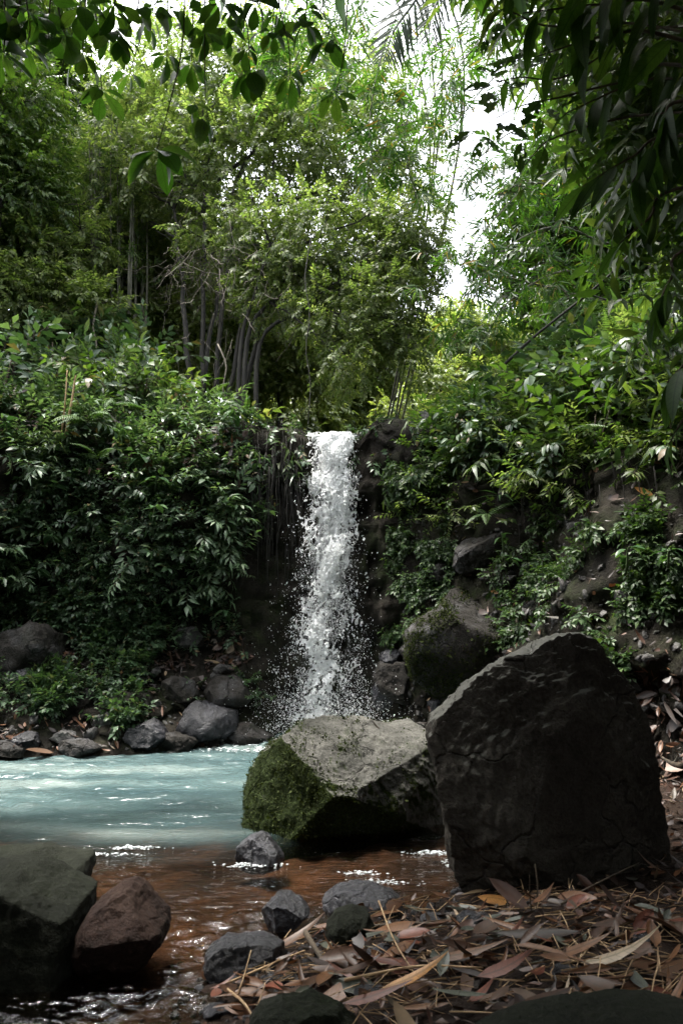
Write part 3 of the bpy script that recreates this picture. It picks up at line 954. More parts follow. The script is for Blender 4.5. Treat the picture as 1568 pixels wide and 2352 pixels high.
outline_rock('boulder', [(186, 2170), (192, 2130), (215, 2085), (245, 2052), (272, 2036), (300, 2032), (318, 2045), (335, 2072), (360, 2095), (380, 2115), (385, 2140), (368, 2175), (345, 2205), (300, 2235), (230, 2240), (195, 2210)],
             3.05, .42, M['brown_rock'], 'reddish brown pointed rock in the shallows next to the dark cut-off boulder', cat='rock', seed=5, sub=5, amp=.02, facets=[((.1, -.75, .6), .155), ((.2, -.8, -.55), .15)])
outline_rock('rock', [(543, 1975), (550, 1945), (572, 1925), (595, 1917), (622, 1925), (640, 1945), (648, 1968), (645, 1990), (600, 2003), (556, 1998)], 4.25, .26, M['wet_rock'],
             'small rounded wet rock in the stream at the foot of the mossy boulder', 'rock', seed=6, sub=5, autof=5, amp=.015, fine=.012)
outline_rock('rock', [(600, 2100), (612, 2070), (635, 2054), (665, 2060), (695, 2078), (708, 2092), (700, 2125), (660, 2150), (615, 2140)], 3.32, .25, M['wet_rock'],
             'grey-violet wet rock on the shoreline, topmost of the three at the water', 'rock', seed=7, sub=5, autof=5, amp=.014)
outline_rock('rock', [(735, 2068), (770, 2045), (820, 2038), (880, 2040), (925, 2062), (940, 2090), (900, 2120), (800, 2125), (745, 2105)], 3.5, .34, M['wet_rock'],
             'wide flat wet rock at the water edge in front of the mossy boulder', 'rock', seed=8, sub=5, autof=5, amp=.016)
outline_rock('rock', [(755, 2120), (775, 2092), (810, 2082), (845, 2096), (860, 2130), (845, 2180), (790, 2195), (750, 2165)], 3.12, .26, M['green_rock'],
             'dark upright rock among the litter in front of the wide flat one', 'rock', seed=9, sub=5, autof=5, amp=.014)
outline_rock('rock', [(466, 2215), (476, 2180), (510, 2160), (560, 2155), (610, 2160), (645, 2175), (650, 2210), (610, 2245), (540, 2265), (485, 2255)], 2.95, .3, M['wet_rock'],
             'pale grey cracked rock half in the rippling run at the shore', 'rock', seed=10, sub=5, autof=5, amp=.016)
outline_rock('rock', [(575, 2350), (600, 2310), (650, 2288), (720, 2284), (780, 2305), (815, 2345), (820, 2420), (700, 2440), (590, 2420)], 2.28, .25, M['green_rock'],
             'blackish rounded rock at the bottom edge amid dead leaves', 'rock', seed=11, sub=5, autof=5, amp=.012)
outline_rock('boulder', [(1090, 2430), (1180, 2386), (1280, 2362), (1400, 2346), (1520, 2338), (1640, 2350), (1720, 2450), (1600, 2580), (1300, 2600), (1120, 2520)], 1.72, .42, M['green_rock'],
             'blurred green mossy boulder nearest the camera in the bottom corner', seed=12, sub=5, amp=.012)


def bank_rock(x, y, w, h, mat, label, seed, cat='rock', depth=None, facets=(), push=0.0, sub=4, pts=None, amp=.03):
    P, n = on_bank(x, y)
    Yd = P[1] + push + .12 * w / F * P[1]
    auto = pts is None
    if pts is None:
        r = np.random.default_rng(seed)
        an = np.linspace(0, 2 * pi, 11)[:-1] + r.uniform(-.2, .2, 10)
        k = r.uniform(.8, 1.1, 10)
        pts = [(x + w / 2 * k[i] * cos(an[i]), y - h / 2 * k[i] * sin(an[i])) for i in range(10)]
    t = Yd / CP
    return outline_rock(cat, pts, Yd, depth or w / F * t * .9, mat, label, cat, facets, seed, amp * w / F * t * 1.6, sub, fine=.02, autof=7 if auto else 2)


bank_rock(75, 1515, 165, 190, M['slope_rock'], 'dark grey boulder set in the pool bank among creepers at the picture edge', 21, 'boulder', sub=5)
bank_rock(55, 1560, 90, 60, M['wet_rock'], 'bluish wet rock under the dark grey boulder on the pool bank', 22)
bank_rock(145, 1692, 80, 42, M['rock'], 'flat-topped pale rock by the water below the litter ledge', 23)
bank_rock(335, 1690, 110, 70, M['wet_rock'], 'black wet rock at the waterline under the litter ledge', 24)
bank_rock(470, 1660, 150, 110, M['wet_rock'], 'wide black wet rock at the waterline nearest the waterfall', 25, 'boulder')
bank_rock(430, 1465, 90, 50, M['rock'], 'pale rock on the litter ledge under the leafy overhang', 26)
bank_rock(60, 1705, 70, 44, M['wet_rock'], 'small wet stone in red litter at the far end of the pool bank', 27)
bank_rock(240, 1660, 60, 44, M['rock'], 'grey stone between red litter patches above the waterline', 28)
for i_, (x_r, y_r, w_r, h_r, lab_) in enumerate([(560, 1690, 130, 70, 'angular dark ledge rock at the waterline closest to the waterfall'), (400, 1705, 120, 50, 'low black ledge rock between the two wide wet rocks'), (190, 1715, 110, 44, 'long dark ledge rock below the flat-topped pale rock'), (10, 1725, 110, 50, 'dark ledge rock at the waterline by the picture edge'), (520, 1590, 130, 100, 'steep dark ledge rock above the waterline beside the litter'), (300, 1620, 110, 80, 'dark ledge rock behind the grey stone and red litter')]):
    bank_rock(x_r, y_r, w_r, h_r, M['slope_rock'], lab_, 50 + i_)
bank_rock(915, 1560, 120, 120, M['slope_rock'], 'black angular rock at the cliff foot right beside the falling water', 57, 'boulder', sub=5)
bank_rock(965, 1490, 100, 90, M['slope_rock'], 'dark block stacked against the large mossy slope boulder', 58, 'boulder', sub=5)
bank_rock(1010, 1320, 70, 60, M['slope_rock'], 'dark rock wedged between the creeper and the upper slope boulder', 59)
bank_rock(410, 1590, 90, 70, M['slope_rock'], 'moss-grown stone on the ledge above the black wet rocks', 29)
# the boulder slope
bank_rock(1105, 1245, 0, 0, M['slope_rock'], 'upper boulder on the slope with a pale ledge on top', 31, 'boulder', depth=.5, sub=5,
          pts=[(1040, 1300), (1045, 1265), (1062, 1232), (1085, 1212), (1120, 1203), (1160, 1200), (1168, 1222), (1160, 1252), (1135, 1290), (1090, 1318), (1055, 1318)], facets=[((-.4, -.3, .85), .10)], amp=.4)
slope_b = bank_rock(1080, 1440, 0, 0, M['slope_rock'], 'large mossy boulder on the slope with a bluish bare shoulder', 32, 'boulder', depth=.9, sub=5,
          pts=[(930, 1450), (960, 1420), (1010, 1392), (1040, 1350), (1075, 1322), (1110, 1335), (1145, 1365), (1180, 1410), (1190, 1460), (1160, 1520), (1090, 1590), (1000, 1600), (950, 1560), (930, 1500)], amp=.4,
          facets=[((.35, -.5, .8), .27)])
bank_rock(1175, 1325, 34, 40, M['wet_rock'], 'small dark stone lodged beneath the upper slope boulder', 33)
bank_rock(995, 960, 0, 0, M['rock'], 'sunlit pale rock at the cliff top beside the waterfall lip', 34, 'boulder', depth=.5,
          pts=[(940, 965), (955, 945), (985, 934), (1025, 935), (1058, 942), (1055, 960), (1030, 985), (990, 1000), (955, 990)], facets=[((0, -.5, .86), .08)], amp=.4)
bank_rock(1175, 1090, 0, 0, M['rock'], 'bare brownish rock slab showing through the slope plants', 35, 'rock', depth=.25,
          pts=[(1140, 1150), (1150, 1110), (1170, 1070), (1190, 1035), (1205, 1045), (1210, 1085), (1195, 1130), (1165, 1165)], amp=.3)
bank_rock(900, 1510, 70, 46, M['wet_rock'], 'wet black rock at the foot of the cliff beside the waterfall', 36)
bank_rock(1000, 1620, 46, 40, M['wet_rock'], 'glinting wet stone between the large mossy boulder and the tallest one', 37)
bank_rock(880, 1600, 90, 70, M['wet_rock'], 'low black rock in the spray behind the broad boulder', 38)
bank_rock(1400, 1010, 90, 120, M['rock'], 'grey rock half hidden by ferns high on the boulder slope', 39)

# living moss on the wet flank of the broad boulder
def moss_on(ob, n, side, seed, size=.011, thr=.0):
    r = np.random.default_rng(seed)
    me = ob.data
    V = np.zeros(len(me.vertices) * 3); me.vertices.foreach_get('co', V); V = V.reshape(-1, 3)
    Nn = np.zeros(len(me.vertices) * 3); me.vertices.foreach_get('normal', Nn); Nn = Nn.reshape(-1, 3)
    w = np.clip(Nn @ unit(np.array(side, float)) + .35 + fbm(V * 4 + seed, 4) * .8 - thr, 0, 1) ** 1.5
    k = r.choice(len(V), n, p=w / w.sum())
    P = V[k] + r.normal(0, .008, (n, 3)) + Nn[k] * .002
    d = unit(Nn[k] * .8 + r.normal(0, .6, (n, 3)) + np.array([0, 0, .1]))
    lv, lt = leaf(1, .75, 2, fold=.3, droop=.35)
    V2, T2 = place(lv, lt, P, frames(d, Nn[k] + r.normal(0, .5, (n, 3))), size * r.lognormal(0, .45, n))
    tag(obj('moss', mesh('moss', V2, T2, True, [M['moss']]), ob), kind='stuff')


moss_on(slope_b, 14000, (-.35, -.6, -.25), 2, .013, .2)
moss_on(mossy, 24000, (-.85, -.42, -.05), 1, .0085, .12)

# ------------------------------------------------------------------ waterfall
ZT, ZB = 4.02, -.03


def fall_pt(u, z):
    h = np.clip((ZT - z) / (ZT - ZB), 0, 1)
    w = .34 + .40 * h ** 1.1
    cx = -.135 - .10 * h + .03 * np.sin(3.1 * h + 1)
    y = 9.28 - .42 * np.sqrt(h + .0005)
    return np.stack([cx + u * w, y, z], -1), h


parts = []
nu, nz = 170, 620
for L_ in range(4):
    u = np.linspace(-1.3, 1.3, nu)[:, None] * np.ones((1, nz))
    z = np.ones((nu, 1)) * np.linspace(ZT + .03, ZB, nz)[None]
    P, h = fall_pt(u, z)
    q = P * np.array([1, 1, .6]) + np.array([L_ * 7.3, 0, L_ * 3.1])
    warp = fbm(q * 6, 3) * .10
    q2 = q + warp[..., None] * np.array([1, 1, .8])
    lace = ridged(q2 * 13.0, 2)
    grain = fbm(q2 * 34, 2)
    stream = np.exp(-((u - .10 - .28 * np.sin(h * 5 + 1.2) * h) / .40) ** 2)
    clump = fbm(P * np.array([3.2, 1, 1.9]) + L_ * 3, 3)
    dens = lace * .75 + grain * .28 + .26 * stream + clump * .62 + .55 * (1 - h) ** 2.6 * (np.abs(u) < 1.05) - .26 * np.abs(u) ** 2.5 + .02 * h
    keep = dens > .72 + .03 * L_
    P[..., 1] += -.05 * L_ + .05 + fbm(q * 5, 2) * .10 - stream * .05 + grain * .035
    P[..., 0] += fbm(q * 17 + 5, 2) * .012
    Qd = grid_quads(nu, nz)
    kk = keep.ravel()[Qd].sum(1) >= 3
    q4 = Qd[kk]
    used, inv = np.unique(q4, return_inverse=True)
    inv = inv.reshape(-1, 4)
    parts.append((P.reshape(-1, 3)[used], np.concatenate([inv[:, [0, 1, 2]], inv[:, [0, 2, 3]]])))
V, T = merge(parts)
wf = obj('waterfall', mesh('waterfall', V, T, True, [M['fall']]))
tag(wf, 'white waterfall dropping over the dark cliff into the pool', 'waterfall', kind='structure')
u = np.linspace(-1.05, 1.05, 60)[:, None] * np.ones((1, 200)); z = np.ones((60, 1)) * np.linspace(ZT + .04, ZB, 200)[None]
P, h = fall_pt(u, z)
P[..., 1] += .07 + fbm(P * 4, 3) * .06
vl = mesh('falling_sheet', P.reshape(-1, 3), grid_quads(60, 200), True, [M['veil']])
bd = vl.attributes.new('body', 'FLOAT', 'POINT')
st_ = np.exp(-((u - .10 - .28 * np.sin(h * 5 + 1.2) * h) / .45) ** 2)
bd.data.foreach_set('value', ((.13 * st_ - .10) + .24 * (1 - h) ** 2 - .42 * np.abs(u) ** 4 + .1 * fbm(P * np.array([3, 1, 1.5]), 2)).astype(np.float32).ravel())
obj('falling_sheet', vl, wf)
# the stream that feeds the fall, sliding over the worn lip
su, sy = np.linspace(-1, 1, 24)[:, None] * np.ones((1, 60)), np.ones((24, 1)) * np.linspace(9.26, 14.0, 60)[None]
sz_ = 4.075 + .02 * (sy - 9.3) + fbm(np.stack([su * 2, sy * 3, su * 0], -1), 3) * .035 * smooth01((sy - 9.2) / .4) - .05 * np.exp(-((sy - 9.26) / .08) ** 2)
sx_ = -.135 + su * (.36 + .25 * smooth01((sy - 9.5) / 2)) + .35 * np.sin((sy - 9.3) * .5)
tag(obj('upper_stream', mesh('upper_stream', np.stack([sx_, sy, sz_], -1).reshape(-1, 3), grid_quads(24, 60), True, [M['foam']])), kind='structure')
# drops thrown off the falling water and off the pool
r = np.random.default_rng(5)
oV = np.array([(1, 0, 0), (-1, 0, 0), (0, 1, 0), (0, -1, 0), (0, 0, 1), (0, 0, -1)], float)
oT = np.array([(0, 2, 4), (2, 1, 4), (1, 3, 4), (3, 0, 4), (2, 0, 5), (1, 2, 5), (3, 1, 5), (0, 3, 5)])
n = 30000
h = r.uniform(0, 1, n) ** .62
z = ZT - (ZT - ZB) * h
u = r.normal(0, .42 + .06 * h, n)
P, _ = fall_pt(u, z)
cl = fbm(P * np.array([7, 1, 4.0]), 3)
k = (cl + r.normal(0, .3, n) > .0) & (np.abs(u) < 1.9)
P = P[k]; h = h[k]; n = len(P)
P += r.normal(0, 1, (n, 3)) * np.array([.02, .09, .03])
sz = r.lognormal(math.log(.0031), .55, n)
R = frames(np.array([0, 0, -1.0]) + r.normal(0, .5, (n, 3)))
st = place(oV * np.array([1.8, .9, .8]), oT, P, R, sz)
n2 = 7000
P2 = np.stack([r.normal(-.2, .55, n2), 8.75 + r.normal(0, .22, n2), np.abs(r.normal(0, .33, n2))], 1)
s2 = place(oV, oT, P2, frames(r.normal(size=(n2, 3))), r.lognormal(math.log(.0036), .4, n2))
V, T = merge([st, s2])
tag(obj('water_spray', mesh('water_spray', V, T, True, [M['fall']])), 'loose white drops flying round the waterfall', 'spray', kind='stuff')
# broken foam at the plunge and round the stones
fp = []
def foam_patch(cx, cy_, sx_, sy_, n, size):
    a = r.normal(0, 1, (n, 2))
    P = np.stack([cx + a[:, 0] * sx_, cy_ + a[:, 1] * sy_, r.uniform(.0, .014, n)], 1)
    fp.append(place(oV * np.array([1.6, 1, .45]), oT, P, frames(np.stack([np.ones(n), r.normal(0, .3, n), np.zeros(n)], 1)), r.lognormal(math.log(size), .5, n)))
foam_patch(-.35, 8.35, .75, .22, 2600, .012)
for x, y, sx_, sy_, n in ((590, 1990, .08, .015, 140), (830, 2008, .05, .015, 80), (310, 1950, .09, .012, 120), (870, 2030, .08, .02, 110), (1010, 1962, .1, .02, 160), (1050, 1985, .04, .04, 140), (250, 1965, .10, .008, 80)):
    g_ = DG(x, y); foam_patch(g_[0], g_[1], sx_, sy_, n, .0045)
V, T = merge(fp)
tag(obj('water_foam', mesh('water_foam', V, T, True, [M['foam']])), 'white foam flecks on the stream round the stones', 'foam', kind='stuff')
# ------------------------------------------------------------------ planting helpers
def variants(n, **kw):
    return [sprig(seed=100 + i, **kw) for i in range(n)]


SP_CROWN = variants(5, K=15, twig=1.0, L=.27, W=.46, nseg=2, spread=58, droop=.35)
SP_SMALL = variants(5, K=11, twig=1.0, L=.34, W=.5, nseg=2, spread=62, droop=.3)
SP_BROAD = variants(4, K=8, twig=1.0, L=.46, W=.4, nseg=3, spread=60, droop=.4, shape='oval')
SP_LANCE = variants(4, K=11, twig=1.0, L=.42, W=.24, nseg=3, spread=62, droop=.6, shape='lance')
FANS = [fan(K=5 + i % 3, seed=i) for i in range(6)]


def blob(x, y, Yd, rx, ry, ryd=None):
    """Crown lobe centred on a sight line at distance Yd; radii in grid units."""
    c = D(x, y, Yd)
    t = np.linalg.norm(c - np.array([0, 0, CAMZ]))
    return (c, np.array([rx / F * t, (ryd if ryd else (rx + ry) / 2 / F * t), ry / F * t]))


def blob_points(blobs, n, r, gap=.0, gfreq=1.1, shell=2.4):
    vol = np.array([np.prod(b[1]) ** .8 for b in blobs])
    k = r.choice(len(blobs), int(n * 1.8), p=vol / vol.sum())
    C = np.array([b[0] for b in blobs])[k]; R = np.array([b[1] for b in blobs])[k]
    d = unit(r.normal(size=(len(k), 3)))
    rad = r.uniform(0, 1, len(k)) ** (1 / shell)
    P = C + d * rad[:, None] * R
    keep = fbm(P * gfreq + 31, 3) > -gap - .35
    keep &= fbm(P * gfreq * 2.3 + 11, 2) > -.42
    P, d = P[keep][:n], d[keep][:n]
    return P, d


def sprig_mesh(name, P, dirs, ups, scale, tmpl, leaf_m, twig_m, r):
    parts, mi = [], []
    k = r.integers(0, len(tmpl), len(P))
    for i, (lv, tv) in enumerate(tmpl):
        m = k == i
        if not m.any(): continue
        R = frames(dirs[m], ups[m])
        a = place(lv[0], lv[1], P[m], R, scale[m]); parts.append(a); mi.append(np.zeros(len(a[1]), np.int32))
        if twig_m is not None:
            b = place(tv[0], tv[1], P[m], R, scale[m]); parts.append(b); mi.append(np.ones(len(b[1]), np.int32))
    V, T = merge(parts)
    return mesh(name, V, T, True, [leaf_m] + ([twig_m] if twig_m else []), np.concatenate(mi))


def crown(parent, blobs, n, mat, scale=.5, tmpl=None, droop=.25, seed=0, gap=.1, name='crown', twig=True, up=(0, 0, 1), gfreq=1.1):
    r = np.random.default_rng(seed)
    P, d = blob_points(blobs, n, r, gap, gfreq)
    dirs = unit(d * .8 + r.normal(0, .5, P.shape) + np.array([0, 0, -droop]))
    ups = np.array(up) + r.normal(0, .35, P.shape)
    me = sprig_mesh(name, P, dirs, ups, scale * r.uniform(.7, 1.25, len(P)), tmpl or SP_CROWN, mat, M['twig'] if twig else None, r)
    o = obj(name, me, parent)
    return tag(o, kind='stuff')


def fan_mesh(name, P, dirs, scale, mat, r):
    parts = []
    k = r.integers(0, len(FANS), len(P))
    for i, (v, t) in enumerate(FANS):
        m = k == i
        if m.any():
            parts.append(place(v, t, P[m], frames(dirs[m], np.array([0, 0, 1.0]) + r.normal(0, .5, P[m].shape)), scale[m]))
    V, T = merge(parts)
    return mesh(name, V, T, True, [mat])


def spline(pts, n=20):
    P = np.array(pts, float)
    P = np.concatenate([[2 * P[0] - P[1]], P, [2 * P[-1] - P[-2]]])
    out = []
    m = len(P) - 3
    for s in np.linspace(0, m - 1e-6, n):
        i = int(s); t = s - i
        p0, p1, p2, p3 = P[i:i + 4]
        out.append(.5 * ((2 * p1) + (-p0 + p2) * t + (2 * p0 - 5 * p1 + 4 * p2 - p3) * t ** 2 + (-p0 + 3 * p1 - 3 * p2 + p3) * t ** 3))
    return np.array(out)


def trunk(parent, P, r0, r1, mat, name='trunk', n=7):
    V, T = tube(P, np.linspace(r0, r1, len(P)), n)
    return obj(name, mesh(name, V, T, True, [mat]), parent)


def grow_branches(parent, stems, blobs, mat, seed, per=3, r0=.03):
    """Limbs from the stem tops into each crown lobe, one joined part."""
    r = np.random.default_rng(seed)
    parts = []
    tops = [s[int(len(s) * f)] for s in stems for f in (.6, .8, .99)]
    tops = np.array(tops)
    for c, R in blobs:
        for k in range(per):
            tgt = c + r.normal(0, .45, 3) * R
            a = tops[np.argsort(np.linalg.norm(tops - tgt, axis=1))[r.integers(0, min(3, len(tops)))]]
            P = wiggle(a, tgt, 9, .09, -.03, seed + k + int(abs(c[0]) * 100))
            parts.append(tube(P, np.linspace(r0, .006, len(P)), 4))
            for j in range(2):
                s = P[r.integers(4, 8)]
                Q_ = wiggle(s, s + r.normal(0, .5, 3) * R + np.array([0, 0, .1]), 6, .1, 0, seed + j + k * 3)
                parts.append(tube(Q_, np.linspace(.012, .004, len(Q_)), 3))
    V, T = merge(parts)
    return obj('branch', mesh('branch', V, T, True, [mat]), parent)


# ------------------------------------------------------------------ trees across the pool
def tree(base, stems, blobs, n, mat, label, cat='tree', scale=.5, tmpl=None, seed=0, r0=.07, bark='bark', gap=.1, droop=.25, per=3, group=None, name='jungle_tree'):
    t = empty(name, base)
    inv = np.array([float(c) for c in base])
    S = [np.asarray(s) - inv for s in stems]
    B = [(c - inv, R) for c, R in blobs]
    for i, s in enumerate(S):
        trunk(t, s, r0 * (1 - .08 * (i % 4)), r0 * .4, M[bark])
    grow_branches(t, S, B, M[bark], seed, per, r0 * .5)
    crown(t, B, n, mat, scale, tmpl, droop, seed, gap)
    return tag(t, label, cat, group)


b1 = D(470, 930, 11.2); b1[2] = terrain(b1[0], b1[1]) - .1
st = []
for i, (bx, by, tx, ty, ty_) in enumerate([(440, 930, 400, 480, 12), (465, 950, 470, 430, 12), (490, 950, 540, 420, 12.2), (505, 940, 640, 470, 11.8), (530, 930, 690, 560, 11.4), (455, 940, 520, 560, 12.4)]):
    a = D(bx, by, 11.2); a[2] = terrain(a[0], a[1]) - .1
    m = D((bx * .6 + tx * .4), (by * .55 + ty * .45), 11.5)
    st.append(wiggle(a, m, 7, .03, 0, i).tolist() + wiggle(m, D(tx, ty, ty_), 8, .04, 0, i + 9)[1:].tolist())
st = [np.array(s) for s in st]
tree(b1, st, [blob(420, 240, 12.2, 190, 120), blob(620, 230, 12.6, 190, 120), blob(800, 330, 12.2, 190, 150), blob(330, 390, 12.6, 170, 130), blob(570, 400, 12, 240, 110), blob(900, 470, 11.6, 110, 110), blob(500, 170, 13, 180, 90), blob(740, 200, 13, 160, 90)],
     5200, M['crown'], 'many-stemmed tree with a sunlit yellow-green crown over the pool bank', seed=1, r0=.06, gap=-.02, scale=.36)
st2 = []
for i, (bx, by, tx, ty) in enumerate([(560, 920, 700, 560), (590, 930, 830, 600), (545, 930, 620, 560)]):
    a = D(bx, by, 10.6); a[2] = terrain(a[0], a[1]) - .1
    st2.append(spline([a, D(bx + 10, by - 150, 10.6), D((bx + tx) / 2, (by + ty) / 2 - 60, 10.6), D(tx, ty, 10.5)], 14))
tree(st2[0][0], st2, [blob(720, 560, 10.8, 190, 100), blob(880, 600, 10.6, 130, 110), blob(900, 720, 10.3, 110, 110), blob(800, 730, 10.2, 130, 90), blob(850, 830, 9.9, 120, 80), blob(680, 660, 10.8, 140, 90), blob(560, 560, 11.2, 150, 80), blob(940, 560, 10.6, 90, 120)],
     3300, M['crown'], 'leaning tree whose foliage droops over the top of the waterfall', scale=.29, seed=2, r0=.05, droop=.55, gap=-.08)
# dry vine tangle hanging through the leaning tree
r = np.random.default_rng(3)
parts = []
for k in range(330):
    x, y = (r.uniform(380, 980), r.uniform(420, 800))
    if r.uniform() < .35: x, y = r.uniform(380, 620), r.uniform(560, 660)
    a = D(x, y, r.uniform(9.9, 11.6)); L_ = r.uniform(.3, 1.3)
    b = a + np.array([r.normal(0, .5), r.normal(0, .3), -abs(r.normal(.3, .4))]) * L_
    P = wiggle(a, b, 7, .12, r.uniform(-.1, .25), k)
    parts.append(tube(P, r.uniform(.002, .006), 3))
V, T = merge(parts)
tag(obj('dry_vines', mesh('dry_vines', V, T, True, [M['vine']])), 'tangle of grey-brown dry vines through the leaning tree', 'vines', kind='stuff')

# tree at the dark picture edge and neighbours on the pool bank
def simple_tree(bx, by, Yd, blobs, n, mat, label, seed, scale=.5, tmpl=None, r0=.09, gap=.1, group=None, bark='bark', top=None):
    a = D(bx, by, Yd); a[2] = terrain(a[0], a[1]) - .15
    s = [spline([a, (a + blobs[0][0]) / 2 + np.array([.15, 0, .1]), blobs[0][0] + np.array([0, 0, .3])], 12)]
    return tree(a, s, blobs, n, mat, label, seed=seed, scale=scale, tmpl=tmpl, r0=r0, gap=gap, group=group, bark=bark)


simple_tree(-60, 860, 10.5, [blob(0, 260, 10.5, 110, 130), blob(-40, 420, 10.6, 130, 130), blob(50, 420, 10.8, 90, 110), blob(-150, 300, 10.5, 140, 200), blob(20, 170, 10.7, 80, 80)], 3000, M['mid'], 'dark evergreen tree at the picture edge over the pool bank', 4, .36)
simple_tree(60, 830, 13.5, [blob(90, 560, 13.5, 120, 90), blob(40, 640, 13, 130, 90), blob(150, 640, 13.5, 90, 80), blob(160, 480, 14, 110, 80)], 2600, M['mid'], 'medium green tree between the dark edge tree and the bamboo culms', 5, .4)
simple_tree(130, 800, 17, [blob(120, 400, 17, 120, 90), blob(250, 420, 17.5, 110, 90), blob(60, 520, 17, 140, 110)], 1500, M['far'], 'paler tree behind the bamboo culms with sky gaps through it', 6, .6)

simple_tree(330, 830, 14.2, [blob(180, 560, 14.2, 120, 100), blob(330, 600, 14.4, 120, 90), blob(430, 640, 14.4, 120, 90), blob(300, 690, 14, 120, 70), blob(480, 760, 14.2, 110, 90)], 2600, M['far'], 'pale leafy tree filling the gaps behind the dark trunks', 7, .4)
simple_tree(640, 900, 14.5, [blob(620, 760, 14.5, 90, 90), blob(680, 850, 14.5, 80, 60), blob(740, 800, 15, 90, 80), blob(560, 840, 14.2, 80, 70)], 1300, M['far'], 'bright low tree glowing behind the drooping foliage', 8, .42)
simple_tree(20, 850, 11.2, [blob(40, 600, 11.2, 110, 80), blob(130, 690, 11.2, 90, 70), blob(-20, 690, 11, 100, 80), blob(170, 560, 11.8, 80, 70), blob(230, 720, 11.6, 60, 60)], 1500, M['crown'], 'slender light green tree in front of the dark edge tree', 9, .36, r0=.05)
# bamboo culms
def bamboo(base, culms, r_c, mat_c, fol, label, seed, fan_scale=.24, leaf_m=None, group=None, side=.42, name='bamboo_clump', nfan=None):
    """culms: polylines; fol: (first fraction with leaves, fans per culm)."""
    t = empty(name, base)
    inv = np.array([float(c) for c in base])
    r = np.random.default_rng(seed)
    FP, FD = [], []
    tw = []
    for i, P in enumerate(culms):
        P = np.asarray(P) - inv
        rr = np.linspace(r_c, r_c * .25, len(P)) * (1 + .12 * (np.arange(len(P)) % 2))
        V, T = tube(P, rr, 6)
        obj('culm', mesh('culm', V, T, True, [mat_c]), t)
        for k in range(fol[1]):
            s = fol[0] + (1 - fol[0]) * r.uniform() ** .8
            j = min(len(P) - 2, int(s * (len(P) - 1)))
            o = P[j] + (P[j + 1] - P[j]) * r.uniform()
            out = unit(r.normal(size=3) * np.array([1, 1, .5]) + np.array([0, 0, -.15]))
            e = o + out * abs(r.normal(side, side * .5))
            nn = r.integers(2, 5)
            tw.append(tube(np.stack([o, (o + e) / 2 + np.array([0, 0, .05]), e]), .004, 3))
            for q in range(nn):
                f = r.uniform(.4, 1)
                FP.append(o + (e - o) * f + r.normal(0, .05, 3)); FD.append(out + r.normal(0, .45, 3) + np.array([0, 0, -.35]))
    if tw:
        V, T = merge(tw)
        tag(obj('twigs', mesh('twigs', V, T, True, [M['twig']]), t), kind='stuff')
    if FP:
        FP, FD = np.array(FP), np.array(FD)
        tag(obj('foliage', fan_mesh('foliage', FP, FD, fan_scale * r.uniform(.7, 1.2, len(FP)), leaf_m or M['bamboo'], r), t), kind='stuff')
    return tag(t, label, 'bamboo', group)


r = np.random.default_rng(8)
cul = []
for i in range(26):
    bx = r.uniform(205, 335); Yc = r.uniform(12.2, 13.4)
    a = D(bx, 830, Yc); a[2] = terrain(a[0], a[1]) - .1
    tx = 275 + (bx - 270) * 1.1 + r.normal(0, 12)
    top = D(tx, r.uniform(180, 420), Yc + r.normal(0, .3))
    cul.append(spline([a, (a * .6 + top * .4) + r.normal(0, .05, 3), top], 16))
bamboo(cul[0][0], cul, .032, M['culm'], (.5, 8), 'dense clump of grey bamboo culms rising from the pool bank', 9, .22, M['mid'])


def arc(*pts, n=22):
    return spline([D(*p) for p in pts], n)


bb = D(1650, 620, 9.6); bb[2] = terrain(bb[0], bb[1]) - .1
root = [bb + np.array([.15 * i, .1 * (i % 3), 0]) for i in range(8)]


def cane(i, *pts, n=24):
    return spline([root[i]] + [D(*p) for p in pts], n)


bamboo(bb, [cane(0, (1560, 300, 9.4), (1420, 120, 9), (1280, 30, 8.5), (1130, 70, 8), (1010, 210, 7.8)),
            cane(1, (1560, 430, 9.4), (1450, 320, 9), (1330, 270, 8.5), (1180, 300, 8), (1060, 400, 7.8)),
            cane(2, (1540, 560, 9.4), (1400, 560, 9), (1280, 520, 8.7), (1160, 570, 8.2), (1060, 690, 8)),
            cane(3, (1600, 100, 9.4), (1450, -100, 9), (1250, -140, 8.7), (1050, -50, 8.5), (920, 130, 8.5)),
            cane(4, (1560, 380, 9.4), (1440, 200, 9), (1300, 170, 8.5), (1150, 170, 8.2), (1040, 290, 8)),
            cane(5, (1570, 560, 9.4), (1450, 480, 9.2), (1330, 440, 9), (1210, 420, 8.6), (1120, 460, 8.4)),
            cane(6, (1560, 600, 9.4), (1420, 640, 9.2), (1300, 620, 9), (1180, 680, 8.6), (1110, 780, 8.4)),
            cane(1, (1560, 330, 9.4), (1420, 380, 9), (1250, 400, 8.6), (1120, 520, 8.2), (1060, 610, 8)),
            cane(7, (1540, 640, 9.4), (1400, 690, 9.2), (1260, 660, 9), (1120, 640, 8.8), (1040, 760, 8.6)),
            cane(0, (1600, 60, 9.4), (1440, 20, 9), (1280, -60, 8.7), (1080, 20, 8.4), (960, 330, 8.2)),
            cane(2, (1580, 260, 9.4), (1430, 60, 9), (1240, 60, 8.7), (1080, 130, 8.4), (1000, 360, 8.2))],
       .022, M['culm'], (.38, 34), 'arching bamboo with bright leaf fans against the white sky over the slope', 10, .24, side=.5)
b2 = np.array([.9, 15.0, 0]); b2[2] = terrain(.9, 15) - .1
